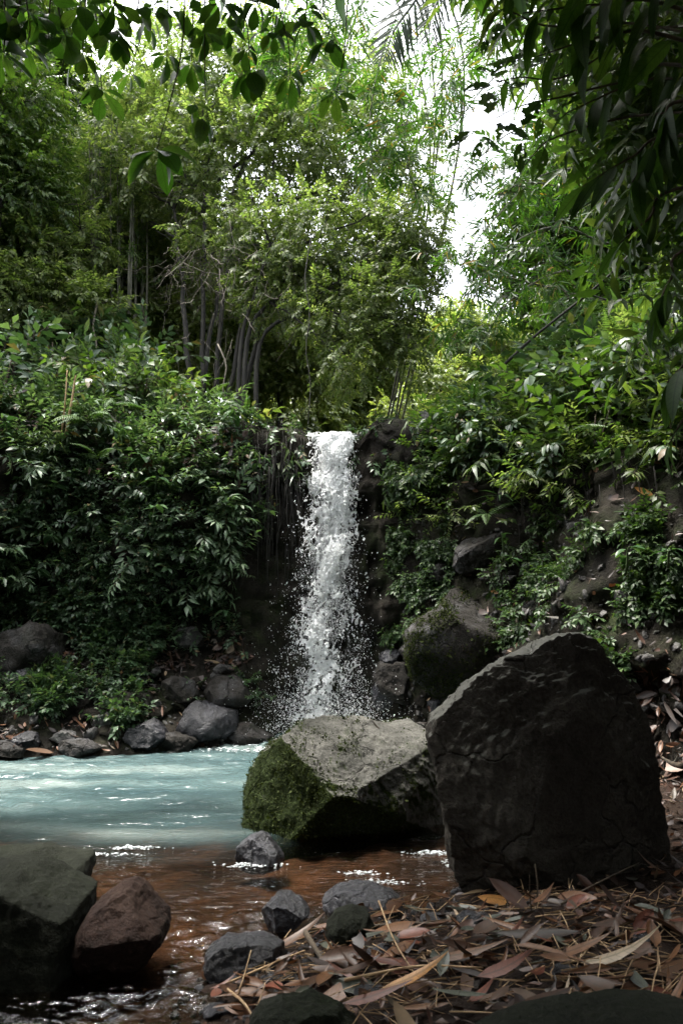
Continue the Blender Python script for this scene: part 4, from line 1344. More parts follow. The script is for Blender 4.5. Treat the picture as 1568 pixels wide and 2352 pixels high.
bamboo(b2, [spline([b2, D(1060, 300, 12), D(1000, -60, 9.6), D(900, 60, 9.3), D(850, 260, 9), D(860, 420, 9)], 24),
            spline([b2 + .1, D(1000, 300, 12), D(900, -120, 9.6), D(780, -40, 9.3), D(700, 90, 9), D(650, 210, 9)], 24),
            spline([b2 + .2, D(1050, 360, 12), D(1030, 100, 10), D(960, 180, 9.6), D(930, 330, 9.4), D(960, 470, 9.2)], 24),
            spline([b2 - .1, D(990, 360, 12), D(820, -180, 9.8), D(700, -60, 9.4), D(640, 60, 9.2), D(600, 150, 9)], 24),
            spline([b2 - .2, D(1010, 300, 12), D(960, -180, 9.8), D(830, 10, 9.3), D(790, 130, 9.2), D(760, 220, 9)], 24)],
       .022, M['culm'], (.42, 42), 'tall bamboo behind the waterfall, its leafy tips arching into the top middle', 11, .26, side=.45)

# ------------------------------------------------------------------ jungle behind: shared crowns, individual trees
def proto_tree(seed, mat, h=7.0, wide=2.2, n=1700, scale=.75):
    r = np.random.default_rng(seed)
    t = empty('jungle_tree')
    B = []
    for k in range(8):
        a = r.uniform(0, 2 * pi); q = r.uniform(.2, 1) * wide * .7
        B.append((np.array([q * cos(a), q * sin(a), h * r.uniform(.45, .98)]), np.array([1, 1, .7]) * wide * r.uniform(.45, .7)))
    S = [spline([(0, 0, -.6), (.1, .05, h * .3), (.0, .15, h * .75)], 10)]
    trunk(t, S[0], .13, .05, M['bark_grey'])
    grow_branches(t, S, B, M['bark_grey'], seed, 2, .05)
    crown(t, B, n, mat, scale, SP_CROWN, .3, seed, .12, gfreq=.8)
    return t


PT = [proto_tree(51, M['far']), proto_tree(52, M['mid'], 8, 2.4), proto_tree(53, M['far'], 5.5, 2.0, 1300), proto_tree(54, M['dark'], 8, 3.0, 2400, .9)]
_used = set()


def put_tree(k, x, y, s, rz, label, group):
    o = PT[k] if k not in _used else copy_tree(PT[k])
    _used.add(k)
    o.location = (float(x), float(y), terrain(x, y) - .2)
    o.rotation_euler = (0, 0, rz); o.scale = (s, s, s)
    tag(o, label, 'tree', group)
    return o


for i, (x, Yd, k, s) in enumerate([(560, 21, 0, .95), (680, 20, 2, .8), (820, 21, 0, .8), (900, 23, 2, .8), (1000, 24, 0, .9), (1080, 25, 0, 1.0), (1140, 27, 2, 1.15), (1040, 22, 2, .8), (1200, 26, 0, .9), (740, 25, 0, 1.1), (620, 26, 0, 1.3), (960, 17, 2, .5)]):
    put_tree(k, (x - 784) / F * Yd * 1.03, Yd, s, i * 1.3, 'sunlit pale green tree seen beyond the waterfall lip', 'sunlit trees beyond the waterfall lip')
for i, (x, Yd, k, s) in enumerate([(-60, 17, 1, .8), (60, 20, 0, .75), (180, 21, 1, .75), (300, 19, 0, .85), (420, 20, 1, .8), (360, 15.5, 1, .8), (190, 15.5, 1, .7), (270, 16, 1, .8), (-150, 14, 1, 1.1), (520, 23, 1, .9)]):
    put_tree(k, (x - 784) / F * Yd * 1.03, Yd, s, i * 2.1, 'forest tree on the hill behind the bamboo culms', 'forest trees on the hill behind the bamboo culms')
for i, (x, Yd, k, s) in enumerate([(1440, 13, 1, .5), (1540, 11, 1, .55), (1600, 12, 3, .7), (1680, 10, 3, .7), (1350, 17, 0, .42), (1460, 15, 1, .75), (1560, 15, 3, 1.0), (1700, 13, 3, 1.0)]):
    put_tree(k, (x - 784) / F * Yd * 1.03, Yd, s, i * 1.7, 'forest tree crowding the top of the boulder slope', 'forest trees on top of the boulder slope')
for i, (x, y, s) in enumerate([(-3.4, -4.2, 1.0), (-5.8, -1.0, 1.0), (4.8, -.6, 1.05)]):
    put_tree(3, x, y, s, i * 1.1, 'dense dark tree shading the near bank', 'dense trees shading the near bank')

# ------------------------------------------------------------------ undergrowth on the banks
x_, y_, Yw, zw = SF_X, SF_Y, SF_C[:, 1], SF_C[:, 2]
side_l = (SF_COL < cA); side_r = (SF_COL >= cB)


def inr(x0, x1, y0, y1):
    return (x_ > x0) & (x_ < x1) & (y_ > y0) & (y_ < y1)


def undergrowth(name, w, n, mat, scale, tmpl, seed, label, out=.7, droop=.2, up=(0, 0, 1), lift=.04, cat='undergrowth'):
    r = np.random.default_rng(seed)
    P, nn = sample_bank(n * 2, w, seed)
    k = fbm(P * 1.5 + seed, 3) > -.25
    P, nn = P[k][:n], nn[k][:n]
    dirs = unit(nn * out + r.normal(0, .45, P.shape) + np.array([0, 0, -droop]))
    o = obj(name, sprig_mesh(name, P + nn * lift, dirs, np.array(up) + r.normal(0, .3, P.shape), scale * r.uniform(.6, 1.3, len(P)), tmpl, mat, M['twig'], r))
    return tag(o, label, cat, kind='stuff')


wl_ = np.where(side_l, 1.0, 0) * ((zw > 1.7) * 1.0 + (zw > 5) * -.45 + ((zw > 1.25) & (zw <= 1.7)) * .35 + ((zw < 1.3) & (zw > .45) & (x_ < 300)) * .45 + ((zw < 1.3) & (zw > .5) & (x_ >= 300)) * .05) * (Yw > 5) * (x_ > -250)
undergrowth('undergrowth', wl_ * (zw < 6.5) * (x_ < 640), 9000, M['slope'], .17, SP_SMALL, 61, 'glossy green undergrowth covering the pool bank', lift=.05)
undergrowth('undergrowth', wl_ * (zw > 2) * (zw < 6) * (x_ < 660), 350, M['slope'], .30, SP_BROAD, 62, 'broad-leaved undergrowth on the upper pool bank', out=1.0, droop=.3)
undergrowth('creeper', np.where(side_l, 1, 0) * (zw < 1.9) * (zw > .3) * ((x_ < 420) * 1.0 + (x_ >= 420) * .25) * (x_ > -100) * (fbm(SF_C * 1.3 + 8, 2) > .02), 1500, M['slope'], .2, SP_SMALL, 63, 'low creeper in patches on the foot of the pool bank', lift=.02, cat='creeper')
wr_ = np.where(side_r, 1.0, 0) * (Yw > 3.0) * (x_ < 1750)
undergrowth('undergrowth', wr_ * ((zw > 3.0) + (zw > 2.5) * .2) * (zw < 8), 4600, M['mid'], .21, SP_SMALL, 64, 'green undergrowth along the upper boulder slope', lift=.06)
undergrowth('undergrowth', wr_ * (zw > 3.0) * (zw < 7) * (x_ > 1150), 600, M['mid'], .42, SP_LANCE, 65, 'lance-leaved undergrowth on the upper boulder slope', out=.9, droop=.5)
undergrowth('creeper', ((SF_COL >= cB - 14)) * inr(890, 1040, 1060, 1460) * (Yw < 10) * (fbm(SF_C * 2.2 + 4, 2) > -.15), 1500, M['dark'], .14, SP_SMALL, 66, 'creeper with tiny leaves clothing the cliff beside the waterfall', lift=.015, droop=.8, cat='creeper')
undergrowth('creeper', wr_ * inr(1040, 1568, 1180, 1560) * (Yw < 8) * (fbm(SF_C * 1.4, 2) > .05) * ((x_ > 1330) * 1.0 + .22), 1300, M['dark'], .17, SP_SMALL, 67, 'patchy creeper on the bare earth above the tallest boulder', lift=.02, droop=.5, cat='creeper')
wf_ = ((SF_COL >= cA - 40) & (SF_COL <= cB + 60)) * (zw > 3.7) * (Yw > 9.7) * (Yw < 22) * (np.abs(SF_C[:, 0] + .14) > .42 + (Yw > 12) * -1)
undergrowth('undergrowth', wf_ * 1.0, 1500, M['far'], .45, SP_SMALL, 68, 'sunlit plants along the stream above the waterfall', lift=.1)

lp_ = ((SF_COL >= cA - 60) & (SF_COL <= cB + 70)) * (zw > 3.35) * (zw < 4.6) * (Yw < 10.2) * (np.abs(SF_C[:, 0] + .14) > .40)
undergrowth('undergrowth', lp_ * 1.0, 420, M['slope'], .24, SP_SMALL, 69, 'small plants hanging over the cliff lip beside the waterfall', lift=.03, droop=.8)
undergrowth('undergrowth', lp_ * 1.0, 160, M['mid'], .32, SP_LANCE, 70, 'narrow-leaved plants hanging over the cliff lip beside the waterfall', lift=.03, droop=.9)

undergrowth('undergrowth', wl_ * (zw > 1.9) * (zw < 5.2) * (x_ < 600) * (fbm(SF_C * 1.1 + 2, 2) > .0), 420, M['pale'], .46, variants(4, K=15, twig=1.0, L=.26, W=.3, nseg=2, spread=66, droop=.4), 85, 'pale feathery sprays standing out from the pool bank', out=1.1, droop=.15, lift=.1)
undergrowth('undergrowth', wr_ * (zw > 2.6) * (zw < 6) * (fbm(SF_C * 1.1 + 7, 2) > .0), 420, M['crown'], .42, variants(4, K=17, twig=1.0, L=.22, W=.3, nseg=2, spread=68, droop=.4), 86, 'bright feathery sprays on the boulder slope', out=1.1, droop=.2, lift=.08)
MARKS = {
    'pool': [(155, 920, 'the leaning tan poles'), (190, 1030, 'the blue-green fern mound'), (480, 930, 'the many-stemmed tree'), (585, 1000, 'the cliff edge fern'), (60, 910, 'the large pale leaves at the picture edge'), (350, 1130, 'the long-leaved plant'), (440, 1240, 'the star-shaped plant'), (160, 1230, 'the pale small-leaved plant'), (570, 1100, 'the shining seven-leaved plant'), (270, 800, 'the bamboo culms'), (30, 1180, 'the picture edge'), (40, 800, 'the dark edge tree')],
    'slope': [(1105, 1000, 'the sunlit cliff-top rock'), (1175, 1090, 'the bare brownish slab'), (1105, 1200, 'the upper slope boulder'), (1425, 760, 'the strap-leaved plant'), (1300, 700, 'the slanting bare branch'), (1376, 955, 'the whitish fern frond'), (1400, 1010, 'the grey rock half hidden by ferns'), (1540, 900, 'the picture edge'), (1280, 880, 'the mid-slope fern'), (1200, 800, 'the lower end of the slanting branch')],
    'near': [(560, 2210, 'the pale grey cracked rock'), (690, 2330, 'the blackish rounded rock'), (800, 2140, 'the dark upright rock'), (840, 2080, 'the wide flat wet rock'), (1120, 2090, 'the ochre leaf'), (1230, 2060, 'the upright twig'), (1330, 2100, 'the bright red crumpled leaf'), (1500, 2060, 'the pointed standing leaf'), (1250, 2290, 'the blurred green boulder'), (1500, 2270, 'the blurred green boulder at the picture corner'), (1080, 2230, 'the long level tan blade'), (940, 2300, 'the orange-brown blade'), (1240, 2180, 'the big dark brown leaf')]}


def near_words(zone, x, y):
    mx, my, w = min(MARKS[zone], key=lambda m: (m[0] - x) ** 2 + (m[1] - y) ** 2)
    return ('above ' if y < my - 45 else 'below ' if y > my + 45 else 'beside ') + w


# ------------------------------------------------------------------ dead leaves fallen on the banks
def flat_leaf(seed):
    r = np.random.default_rng(seed)
    return leaf(1.0, r.uniform(.14, .48) if seed % 2 else r.uniform(.10, .2), 5, fold=r.uniform(-.5, .6), droop=0, shape=('lance', 'oval')[seed % 2], twist=r.uniform(-.5, .5), curl=r.uniform(-.8, .5))


DEAD = [flat_leaf(i) for i in range(10)]
for i in (1, 3, 4, 8):                                  # torn pieces
    v, t = flat_leaf(i + 20)
    t = t[:10] if i % 2 else t[6:]
    us_, iv_ = np.unique(t, return_inverse=True)
    DEAD.append((v[us_], iv_.reshape(-1, 3)))
DEAD_ME = [mesh('fallen_leaf', v, t, True, None) for v, t in DEAD]


def litter(name, P, nn, size, seed, label, mat='dry'):
    r = np.random.default_rng(seed)
    parts = []
    k = r.integers(0, len(DEAD), len(P))
    d = np.cross(nn, unit(r.normal(size=P.shape)))
    d = unit(d + r.normal(0, .10, P.shape))
    s = size * r.lognormal(0, .4, len(P))
    for i, (v, t) in enumerate(DEAD):
        m = k == i
        if m.any(): parts.append(place(v, t, P[m], frames(d[m], nn[m] + r.normal(0, .25, P[m].shape)), s[m]))
    V, T = merge(parts)
    return tag(obj(name, mesh(name, V, T, True, [M[mat]])), label, 'leaf litter', kind='stuff')


P, nn = sample_bank(1500, np.where(side_l, 1.0, 0) * (zw < 1.3) * (zw > .02) * ((zw > .85) * 1.6 + .5) * (x_ > -100) * (fbm(SF_C * 1.6 + 3, 2) > -.12) * (Yw > 5), 71)
litter('leaf_litter', P + nn * .02, nn, .085, 72, 'rust and tan dead leaves on the ledge of the pool bank')
P, nn = sample_bank(900, np.where(side_l, 1.0, 0) * (zw > 3.2) * (zw < 5.6) * (x_ > -100) * (x_ < 680) * (fbm(SF_C * 1.2 + 5, 2) > 0), 73)
litter('leaf_litter', P + nn * .2, nn, .11, 74, 'dead leaves caught on the upper pool bank under the tree')
P, nn = sample_bank(1300, wr_ * (zw < 3.4) * (zw > .05) * ((zw < 1.0) * (x_ > 1400) * 4 + .25) * (Yw < 8.5), 75)
litter('leaf_litter', P + nn * .03, nn, .095, 76, 'dead leaves strewn over the boulder slope')

r = np.random.default_rng(77)
n = 26000
x = r.uniform(-1.3, 4.2, n); y = r.uniform(.9, 6.2, n)
d = shore_d(x, y)
k = (d > -.04) & (r.uniform(0, 1, n) < .25 + .75 * smooth01(d / .35)) & (np.abs(x) < .85 * y + .6)
x, y = x[k][:7500], y[k][:7500]
z = bed_z(x, y) + r.uniform(.0, .035, len(x))
litter('leaf_litter', np.stack([x, y, z], 1), np.tile([0, 0, 1.0], (len(x), 1)) + r.normal(0, .2, (len(x), 3)), .062, 78, 'red-brown leaf litter packed over the near bank')
# pebbles and grit along the shore
n = 9000
x = r.uniform(-1.3, 1.9, n); y = r.uniform(1.6, 5.2, n)
d = shore_d(x, y)
k = (d > -.22) & (d < .5) & (r.uniform(0, 1, n) < np.exp(-np.abs(d - .02) / .16))
x, y = x[k], y[k]
P = np.stack([x, y, bed_z(x, y) + .002], 1)
V1, T1 = ICO[1]
V, T = place(V1 * np.array([1, .8, .6]), T1, P, frames(r.normal(size=P.shape) * np.array([1, 1, .2])), r.lognormal(math.log(.009), .5, len(P)))
tag(obj('pebbles', mesh('pebbles', V, T, True, [M['wet_rock']])), 'wet grit and pebbles along the near shoreline', 'pebbles', kind='stuff')
# rubble at the feet of the banks and on bare earth
P, nn = sample_bank(1100, ((side_l * (zw < 1.1) * (zw > -.1) * (x_ > -100) + wr_ * inr(860, 1568, 1150, 1760)) * (Yw < 9.3)) * (fbm(SF_C * 2 + 1, 2) > -.1), 79)
V, T = place(ICO[1][0] * np.array([1, .75, .6]) + r.normal(0, .16, ICO[1][0].shape), ICO[1][1], P, frames(r.normal(size=P.shape)), r.lognormal(math.log(.022), .6, len(P)))
tag(obj('rubble', mesh('rubble', V, T, False, [M['rock']])), 'small broken stones along the foot of both banks', 'rubble', kind='stuff')


def on_near(x, y):
    P = DG(x, y, .12)
    for _ in range(5):
        P = DG(x, y, float(bed_z(np.array([P[0]]), np.array([P[1]]))[0]))
    return P


def fallen(x, y, ln, ang, col, k, label, lift=.015, tilt=0.05, group=None, wid=1.0, roll=.2):
    """ang: direction seen from above, degrees from +X towards +Y; ln in metres."""
    P = on_near(x, y); ln = ln * .85
    a = radians(ang)
    d = np.array([cos(a) * cos(tilt), sin(a) * cos(tilt), sin(tilt)])
    me = DEAD_ME[k].copy()
    me.materials.append(col)
    o = obj('fallen_leaf', me, None, P + np.array([0, 0, lift]) - d * ln / 2, euler_of(d, (roll, -.25, 1)), (ln, ln * wid, ln))
    return tag(o, label, 'leaf', group)


c_tan, c_yel, c_red, c_bro, c_gry, c_pal, c_ora, c_dk = (plain_leaf('dead_leaf_' + n_, c) for n_, c in (('tan', (.15, .066, .027)), ('yellow', (.38, .27, .04)), ('red', (.14, .043, .022)), ('brown', (.065, .028, .012)), ('grey', (.09, .095, .075)), ('pale', (.3, .23, .16)), ('orange', (.42, .2, .06)), ('dark', (.035, .02, .012))))
HERO = [
    (645, 2130, .20, 28, c_pal, 0, 'pale straw leaf lying across the stones at the shore', .07),
    (470, 2190, .09, 80, c_yel, 1, 'yellow-green leaf stuck upright beside the pale cracked rock', .03),
    (1140, 2082, .21, -14, c_ora, 9, 'ochre lens-shaped leaf at the foot of the tallest boulder', .04),
    (1235, 2178, .34, -8, c_dk, 3, 'big dark brown leaf with a pale rim in the middle of the litter', .05),
    (1325, 2100, .14, 30, c_red, 5, 'bright red crumpled leaf under the tallest boulder', .04),
    (1500, 2205, .16, 75, c_tan, 7, 'upright rounded reddish leaf among the litter at the picture edge', .07),
    (1505, 2125, .20, -40, c_gry, 1, 'grey-green leaf leaning over the red litter', .05),
    (1415, 2150, .24, 15, c_bro, 3, 'large folded brown leaf beside the grey-green one', .05),
    (1490, 2030, .18, 118, c_bro, 4, 'pointed brown leaf standing up beside the tallest boulder', .08),
    (1345, 2215, .26, 20, c_tan, 6, 'tan leaf with a curled edge below the folded brown one', .05),
    (1185, 2172, .15, 50, c_red, 2, 'pinkish leaf standing on edge in the litter', .05),
    (690, 2190, .30, 35, c_tan, 2, 'long reddish bamboo leaf sloping down to the water', .06),
    (890, 2130, .22, 30, c_tan, 8, 'twisted tan leaf strip on the dark rock side', .06),
    (950, 2180, .17, -12, c_red, 5, 'dusky pink leaf fragment in wet grit', .04),
    (900, 2230, .18, 8, c_pal, 1, 'bleached greenish leaf flat in the wet grit', .03),
    (1080, 2230, .34, 6, c_tan, 6, 'long tan leaf blade lying level across the litter', .05),
    (1270, 2240, .30, -25, c_tan, 8, 'broad tan blade bent over in the litter near the camera', .07),
    (1170, 2270, .26, 12, c_red, 4, 'reddish brown leaf just above the blurred green boulder', .05),
    (1440, 2250, .34, 4, c_pal, 0, 'straight pale strip lying at the picture edge', .06),
    (960, 2290, .30, 18, c_ora, 2, 'orange-brown blade at the bottom of the litter', .05),
    (1130, 2130, .12, 20, c_gry, 3, 'small grey leaf below the ochre one', .04),
    (770, 2240, .16, 140, c_bro, 7, 'brown curled leaf between the pale rock and the blackish one', .04),
    (560, 2330, .16, 10, c_tan, 9, 'tan forked leaf at the bottom edge by the water', .03),
    (870, 2330, .28, 15, c_red, 6, 'wide rusty leaf touching the blackish rock', .05),
    (1400, 2085, .22, 5, c_tan, 8, 'thin tan blade along the foot of the tallest boulder', .05),
    (1540, 2290, .22, 160, c_bro, 3, 'brown leaf in the bottom corner behind the blurred boulder', .06),
]
for h_ in HERO:
    fallen(*h_)
r = np.random.default_rng(81)
GRP = [(c_tan, 'straw-coloured dead leaf in the litter ', 'straw-coloured leaves on the near bank'), (c_bro, 'brown dead leaf in the litter ', 'brown leaves on the near bank'),
       (c_red, 'reddish dead leaf in the litter ', 'reddish leaves on the near bank'), (c_gry, 'greyish dead leaf in the litter ', 'greyish leaves on the near bank')]
DL = {}
cnt = 0
while cnt < 190:
    x, y = r.uniform(480, 1568), r.uniform(2050, 2345)
    P = on_near(x, y)
    d = float(shore_d(np.array([P[0]]), np.array([P[1]]))[0])
    if d < .02 or (1005 < x < 1560 and y < 2085): continue
    c, lab, grp = GRP[r.choice(4, p=[.26, .42, .2, .12])]
    k = int(r.integers(0, len(DEAD))); key = (c.name, k)
    if key not in DL:
        me = DEAD_ME[k].copy(); me.materials.append(c); DL[key] = me
    ln = r.uniform(.07, .2); a = r.normal(.25, .7) + (pi if r.uniform() < .5 else 0); ti = r.normal(.03, .10)
    dd = np.array([cos(a) * cos(ti), sin(a) * cos(ti), sin(ti)])
    o = obj('fallen_leaf', DL[key], None, P + np.array([0, 0, r.uniform(.02, .06)]) - dd * ln / 2, euler_of(dd, (r.normal(0, .3), r.normal(-.2, .3), 1)), (ln, ln * r.uniform(.6, 1.1), ln))
    tag(o, ('short ' if ln < .11 else 'long ' if ln > .16 else '') + lab + near_words('near', x, y), 'leaf', grp)
    cnt += 1
# leaves lying singly on the far banks
for x, y, ln, col, lab in [(1160, 1196, .16, c_pal, 'pale leaf stuck on top of the upper slope boulder'), (985, 1432, .12, c_tan, 'tan leaf lying on the mossy slope boulder'), (1145, 1365, .1, c_ora, 'orange leaf in the crack beside the bluish shoulder'), (1475, 1142, .2, c_ora, 'orange leaf caught on the dark earth of the slope'), (1510, 1560, .22, c_ora, 'long orange leaf hanging on the bare earth behind the tallest boulder'), (1025, 1275, .2, c_tan, 'tan leaf strip beside the upper slope boulder'),
                           (860, 1683, .09, c_dk, 'dark curled leaf on the pale top of the broad boulder'), (320, 1525, .16, c_ora, 'orange leaf on the litter ledge'), (640, 1250, .12, c_ora, 'small orange leaf on the dark cliff beside the waterfall')]:
    if (x, y) == (860, 1683):
        P = D(x, y, 4.85); n_ = np.array([0, -.5, .86])
    else:
        P, n_ = on_bank(x, y)
    d = unit(np.cross(n_, [0.3, .5, 1]) + np.array([0, 0, .4]))
    me = DEAD_ME[int(x) % 10].copy(); me.materials.append(col)
    tag(obj('fallen_leaf', me, None, P + n_ * .06 - d * ln / 2, euler_of(d, n_), ln), lab, 'leaf')


def stick(name, pts, rad, label, mat='twig', cat='twig', forks=()):
    ps = [tube(spline(pts, 12), np.linspace(rad, rad * .45, 12), 5)]
    for f in forks: ps.append(tube(spline(f, 8), np.linspace(rad * .6, rad * .3, 8), 4))
    V, T = merge(ps)
    c = np.array(pts[0], float)
    return tag(obj(name, mesh(name, V - c, T, True, [M[mat]]), loc=c), label, cat)


def up_from(x, y, pts, Yd=None):
    g = on_near(x, y); 
    return [g] + [D(px, py, (Yd or g[1])) for px, py in pts]


q = up_from(1130, 2250, [(1180, 2180), (1222, 2110), (1234, 2045), (1228, 1985)], 3.0)
stick('twig', q, .006, 'bent upright twig with a side shoot in front of the tallest boulder', forks=[[q[2], D(1216, 2060, 3.0), D(1215, 2010, 3.0)]])
stick('twig', up_from(1172, 2110, [(1165, 2080), (1157, 2030)], 3.2), .005, 'short leaning twig in front of the tallest boulder')
stick('twig', [on_near(1290, 2095) + (0, 0, .03), on_near(1350, 2075) + (0, 0, .06), on_near(1470, 2035) + (0, 0, .1)], .006, 'thin stick against the foot of the tallest boulder')
stick('stick', [on_near(700, 2190) + (0, 0, .08), on_near(740, 2240) + (0, 0, .05), on_near(760, 2290) + (0, 0, .04)], .012, 'dark stick leaning between the shore rocks')
stick('stick', [on_near(850, 2148) + (0, 0, .03), on_near(950, 2145) + (0, 0, .04), on_near(1060, 2140) + (0, 0, .03)], .010, 'dark level stick lying behind the litter at the water edge')
stick('twig', [on_near(510, 2300) + (0, 0, .05), on_near(560, 2335) + (0, 0, .04), on_near(590, 2370) + (0, 0, .02)], .006, 'yellowish forked twig at the bottom edge', mat='tan_pole', forks=[[on_near(545, 2322) + (0, 0, .05), on_near(560, 2290) + (0, 0, .07), on_near(575, 2265) + (0, 0, .12)]])
stick('twig', [on_near(520, 2280) + (0, 0, .03), on_near(640, 2240) + (0, 0, .05), on_near(700, 2215) + (0, 0, .05)], .005, 'long thin twig along the shore below the pale cracked rock', mat='tan_pole')
stick('twig', [on_near(790, 2290) + (0, 0, .05), on_near(960, 2265) + (0, 0, .06), on_near(1110, 2262) + (0, 0, .05)], .006, 'long pale stalk lying across the lower litter', mat='tan_pole')
stick('twig', [on_near(870, 2140) + (0, 0, .12), on_near(905, 2200) + (0, 0, .06), on_near(960, 2280) + (0, 0, .04)], .004, 'thin stalk crossing the litter by the dark upright rock', mat='tan_pole')
stick('twig', [D(915, 2105, 3.4), D(935, 2085, 3.45), D(965, 2068, 3.5), D(990, 2070, 3.5)], .004, 'fine curved twig over the water by the wide flat rock')
stick('branch', [D(1568, 1760, 4.1), D(1545, 1755, 4.2), D(1520, 1740, 4.5)], .02, 'thick dead branch poking out behind the tallest boulder', cat='branch')
for i, (x, y, w, lab) in enumerate([(880, 2200, 90, 'flat wet stone showing through the litter below the wide flat rock'), (720, 2215, 70, 'dark wet stone between the pale cracked rock and the litter'), (1000, 2120, 80, 'low wet stone at the water edge by the fine curved twig'), (850, 2290, 80, 'grey stone among leaves above the blackish rounded rock'), (1090, 2115, 90, 'mossy wet stone under the ochre leaf'), (1300, 2240, 70, 'small grey stone in the litter behind the blurred boulder'), (1480, 2160, 80, 'dark stone in the litter near the picture edge'), (640, 2260, 80, 'wet stone at the shore below the pale cracked rock'), (500, 2330, 70, 'small wet stone at the bottom edge beside the forked twig')]):
    g = on_near(x, y); t = g[1]
    an = np.linspace(0, 2 * pi, 10)[:-1]; q_ = np.random.default_rng(800 + i)
    outline_rock('stone', [(x + w / 2 * cos(b) * q_.uniform(.8, 1.1), y - 6 - w * .2 * sin(b) * q_.uniform(.8, 1.1)) for b in an], t, w / F * t * .7, M['wet_rock'], lab, 'stone', seed=810 + i, sub=4, amp=.012, autof=5)
r = np.random.default_rng(91)
ps = []
for i in range(420):
    x, y = r.uniform(430, 1568), r.uniform(2060, 2350)
    P = on_near(x, y)
    if shore_d(np.array([P[0]]), np.array([P[1]]))[0] < 0: continue
    a = r.normal(.2, .8); L_ = r.uniform(.06, .3)
    e = P + np.array([cos(a) * L_, sin(a) * L_, r.normal(.0, .02)])
    ps.append(tube(wiggle(P + (0, 0, .03), e + (0, 0, .035), 4, .05, 0, i), r.uniform(.0012, .003), 3))
V, T = merge(ps)
tag(obj('twigs', mesh('twigs', V, T, True, [M['tan_pole']])), 'fine twigs and stalks through the litter of the near bank', 'twigs', kind='stuff')

# ------------------------------------------------------------------ poles, branches, roots and vines on the banks
def bank_pole(name, x0, y0, x1, y1, rad, label, mat, cat, dy=-.1):
    P, n_ = on_bank(x0, y0)
    Yd = P[1] + dy
    return stick(name, [D(x0, y0 + 12, Yd + .05), D((x0 + x1) / 2 + 2, (y0 + y1) / 2, Yd), D(x1, y1, Yd)], rad, label, mat, cat)


bank_pole('bamboo_pole', 142, 985, 155, 850, .014, 'thinner of the two leaning tan bamboo poles on the pool bank', 'tan_pole', 'bamboo pole', -.5)
bank_pole('bamboo_pole', 151, 990, 174, 862, .022, 'thicker of the two leaning tan bamboo poles on the pool bank', 'tan_pole', 'bamboo pole', -.45)
stick('branch', [D(1150, 845, 8.2), D(1230, 770, 8.0), D(1349, 675, 7.6), D(1440, 590, 7.2), D(1568, 430, 6.8)], .022, 'thin bare branch slanting through the leaves above the slope', 'bark', 'branch', forks=[[D(1349, 675, 7.6), D(1400, 690, 7.5), D(1470, 700, 7.4)]])
stick('vine', [D(500, 790, 9.9), D(520, 840, 9.8), D(512, 900, 9.75), D(540, 940, 9.6), D(585, 985, 9.5)], .014, 'pale looping vine hanging beside the dark trunks', 'vine', 'vine')
stick('vine', [D(716, 540, 9.6), D(700, 640, 9.5), D(712, 720, 9.45), D(702, 800, 9.4), D(713, 880, 9.35), D(706, 985, 9.2)], .010, 'long thin vine hanging in front of the waterfall lip', 'bark', 'vine')
stick('vine', [D(225, 690, 11), D(215, 750, 10.8), D(222, 800, 10.6), D(200, 900, 10.3)], .02, 'bent vine against the bamboo culms', 'vine', 'vine')
r = np.random.default_rng(93)
ps = []
for i in range(150):
    x = r.uniform(560, 690) if i < 105 else r.uniform(1150, 1520)
    y = r.uniform(985, 1120)
    P, n_ = on_bank(x, y)
    if np.isnan(P).any(): continue
    e = P + n_ * r.uniform(.05, .2); L_ = r.uniform(.3, 1.6)
    Q_ = wiggle(e, e + np.array([r.normal(0, .06), r.normal(-.05, .05), -L_]), 7, .05, 0, i)
    ps.append(tube(Q_, r.uniform(.002, .007), 3))
V, T = merge(ps)
tag(obj('hanging_roots', mesh('hanging_roots', V, T, True, [M['bark']])), 'thin roots and dead stems hanging down the banks', 'roots', kind='stuff')

# ------------------------------------------------------------------ single plants on the banks
FR_ME = [mesh('frond', *frond(n=17, L=1, W=.22, droop=.45 + .1 * i, seed=i), True, [M['fern']]) for i in range(3)]
PL_ME = [mesh('leaf', *leaf(1, .42 + .05 * i, 5, fold=.25, droop=.3 + .15 * i, shape='oval'), True, [M['plant']]) for i in range(3)]
ST_ME = [mesh('leaf', *leaf(1, .13, 7, fold=.3, droop=.6 + .2 * i, shape='lance'), True, [M['plant']]) for i in range(2)]


def rosette(name, cat, x, y, n, size, label, meshes, part, seed, el=(.0, .9), spread=pi, face=None, stem_h=0, group=None, mat=None, P=None, nrm=None, off=.2):
    r = np.random.default_rng(seed)
    if P is None: P, nrm = on_bank(x, y)
    t = empty(name, P + nrm * off)
    tag(t, label, cat, group)
    f = nrm * np.array([1, 1, .2]); base_a = math.atan2(f[1], f[0])
    if stem_h:
        q = spline([(0, 0, -.08), nrm * stem_h * .5 + np.array([0, 0, stem_h * .3]), nrm * stem_h * .9 + np.array([0, 0, stem_h * .35])], 7)
        V, T = tube(q, np.linspace(.012, .005, 7), 4)
        obj('stem', mesh('stem', V, T, True, [M['stem']]), t)
    for k in range(n):
        a = base_a + (k / max(1, n - 1) - .5) * 2 * spread * (.5 if n > 1 else 0) * 2 + r.normal(0, .25)
        e = r.uniform(*el)
        d = np.array([cos(a) * cos(e), sin(a) * cos(e), sin(e)])
        o_ = np.zeros(3) if not stem_h else q[min(6, 2 + k % 5)]
        s = size * r.uniform(.75, 1.15)
        me = meshes[r.integers(0, len(meshes))]
        o = obj(part, me, t, o_ + d * .02, euler_of(d, (r.normal(0, .15), r.normal(-.15, .15), 1)), s)
        if mat:
            pass
    return t


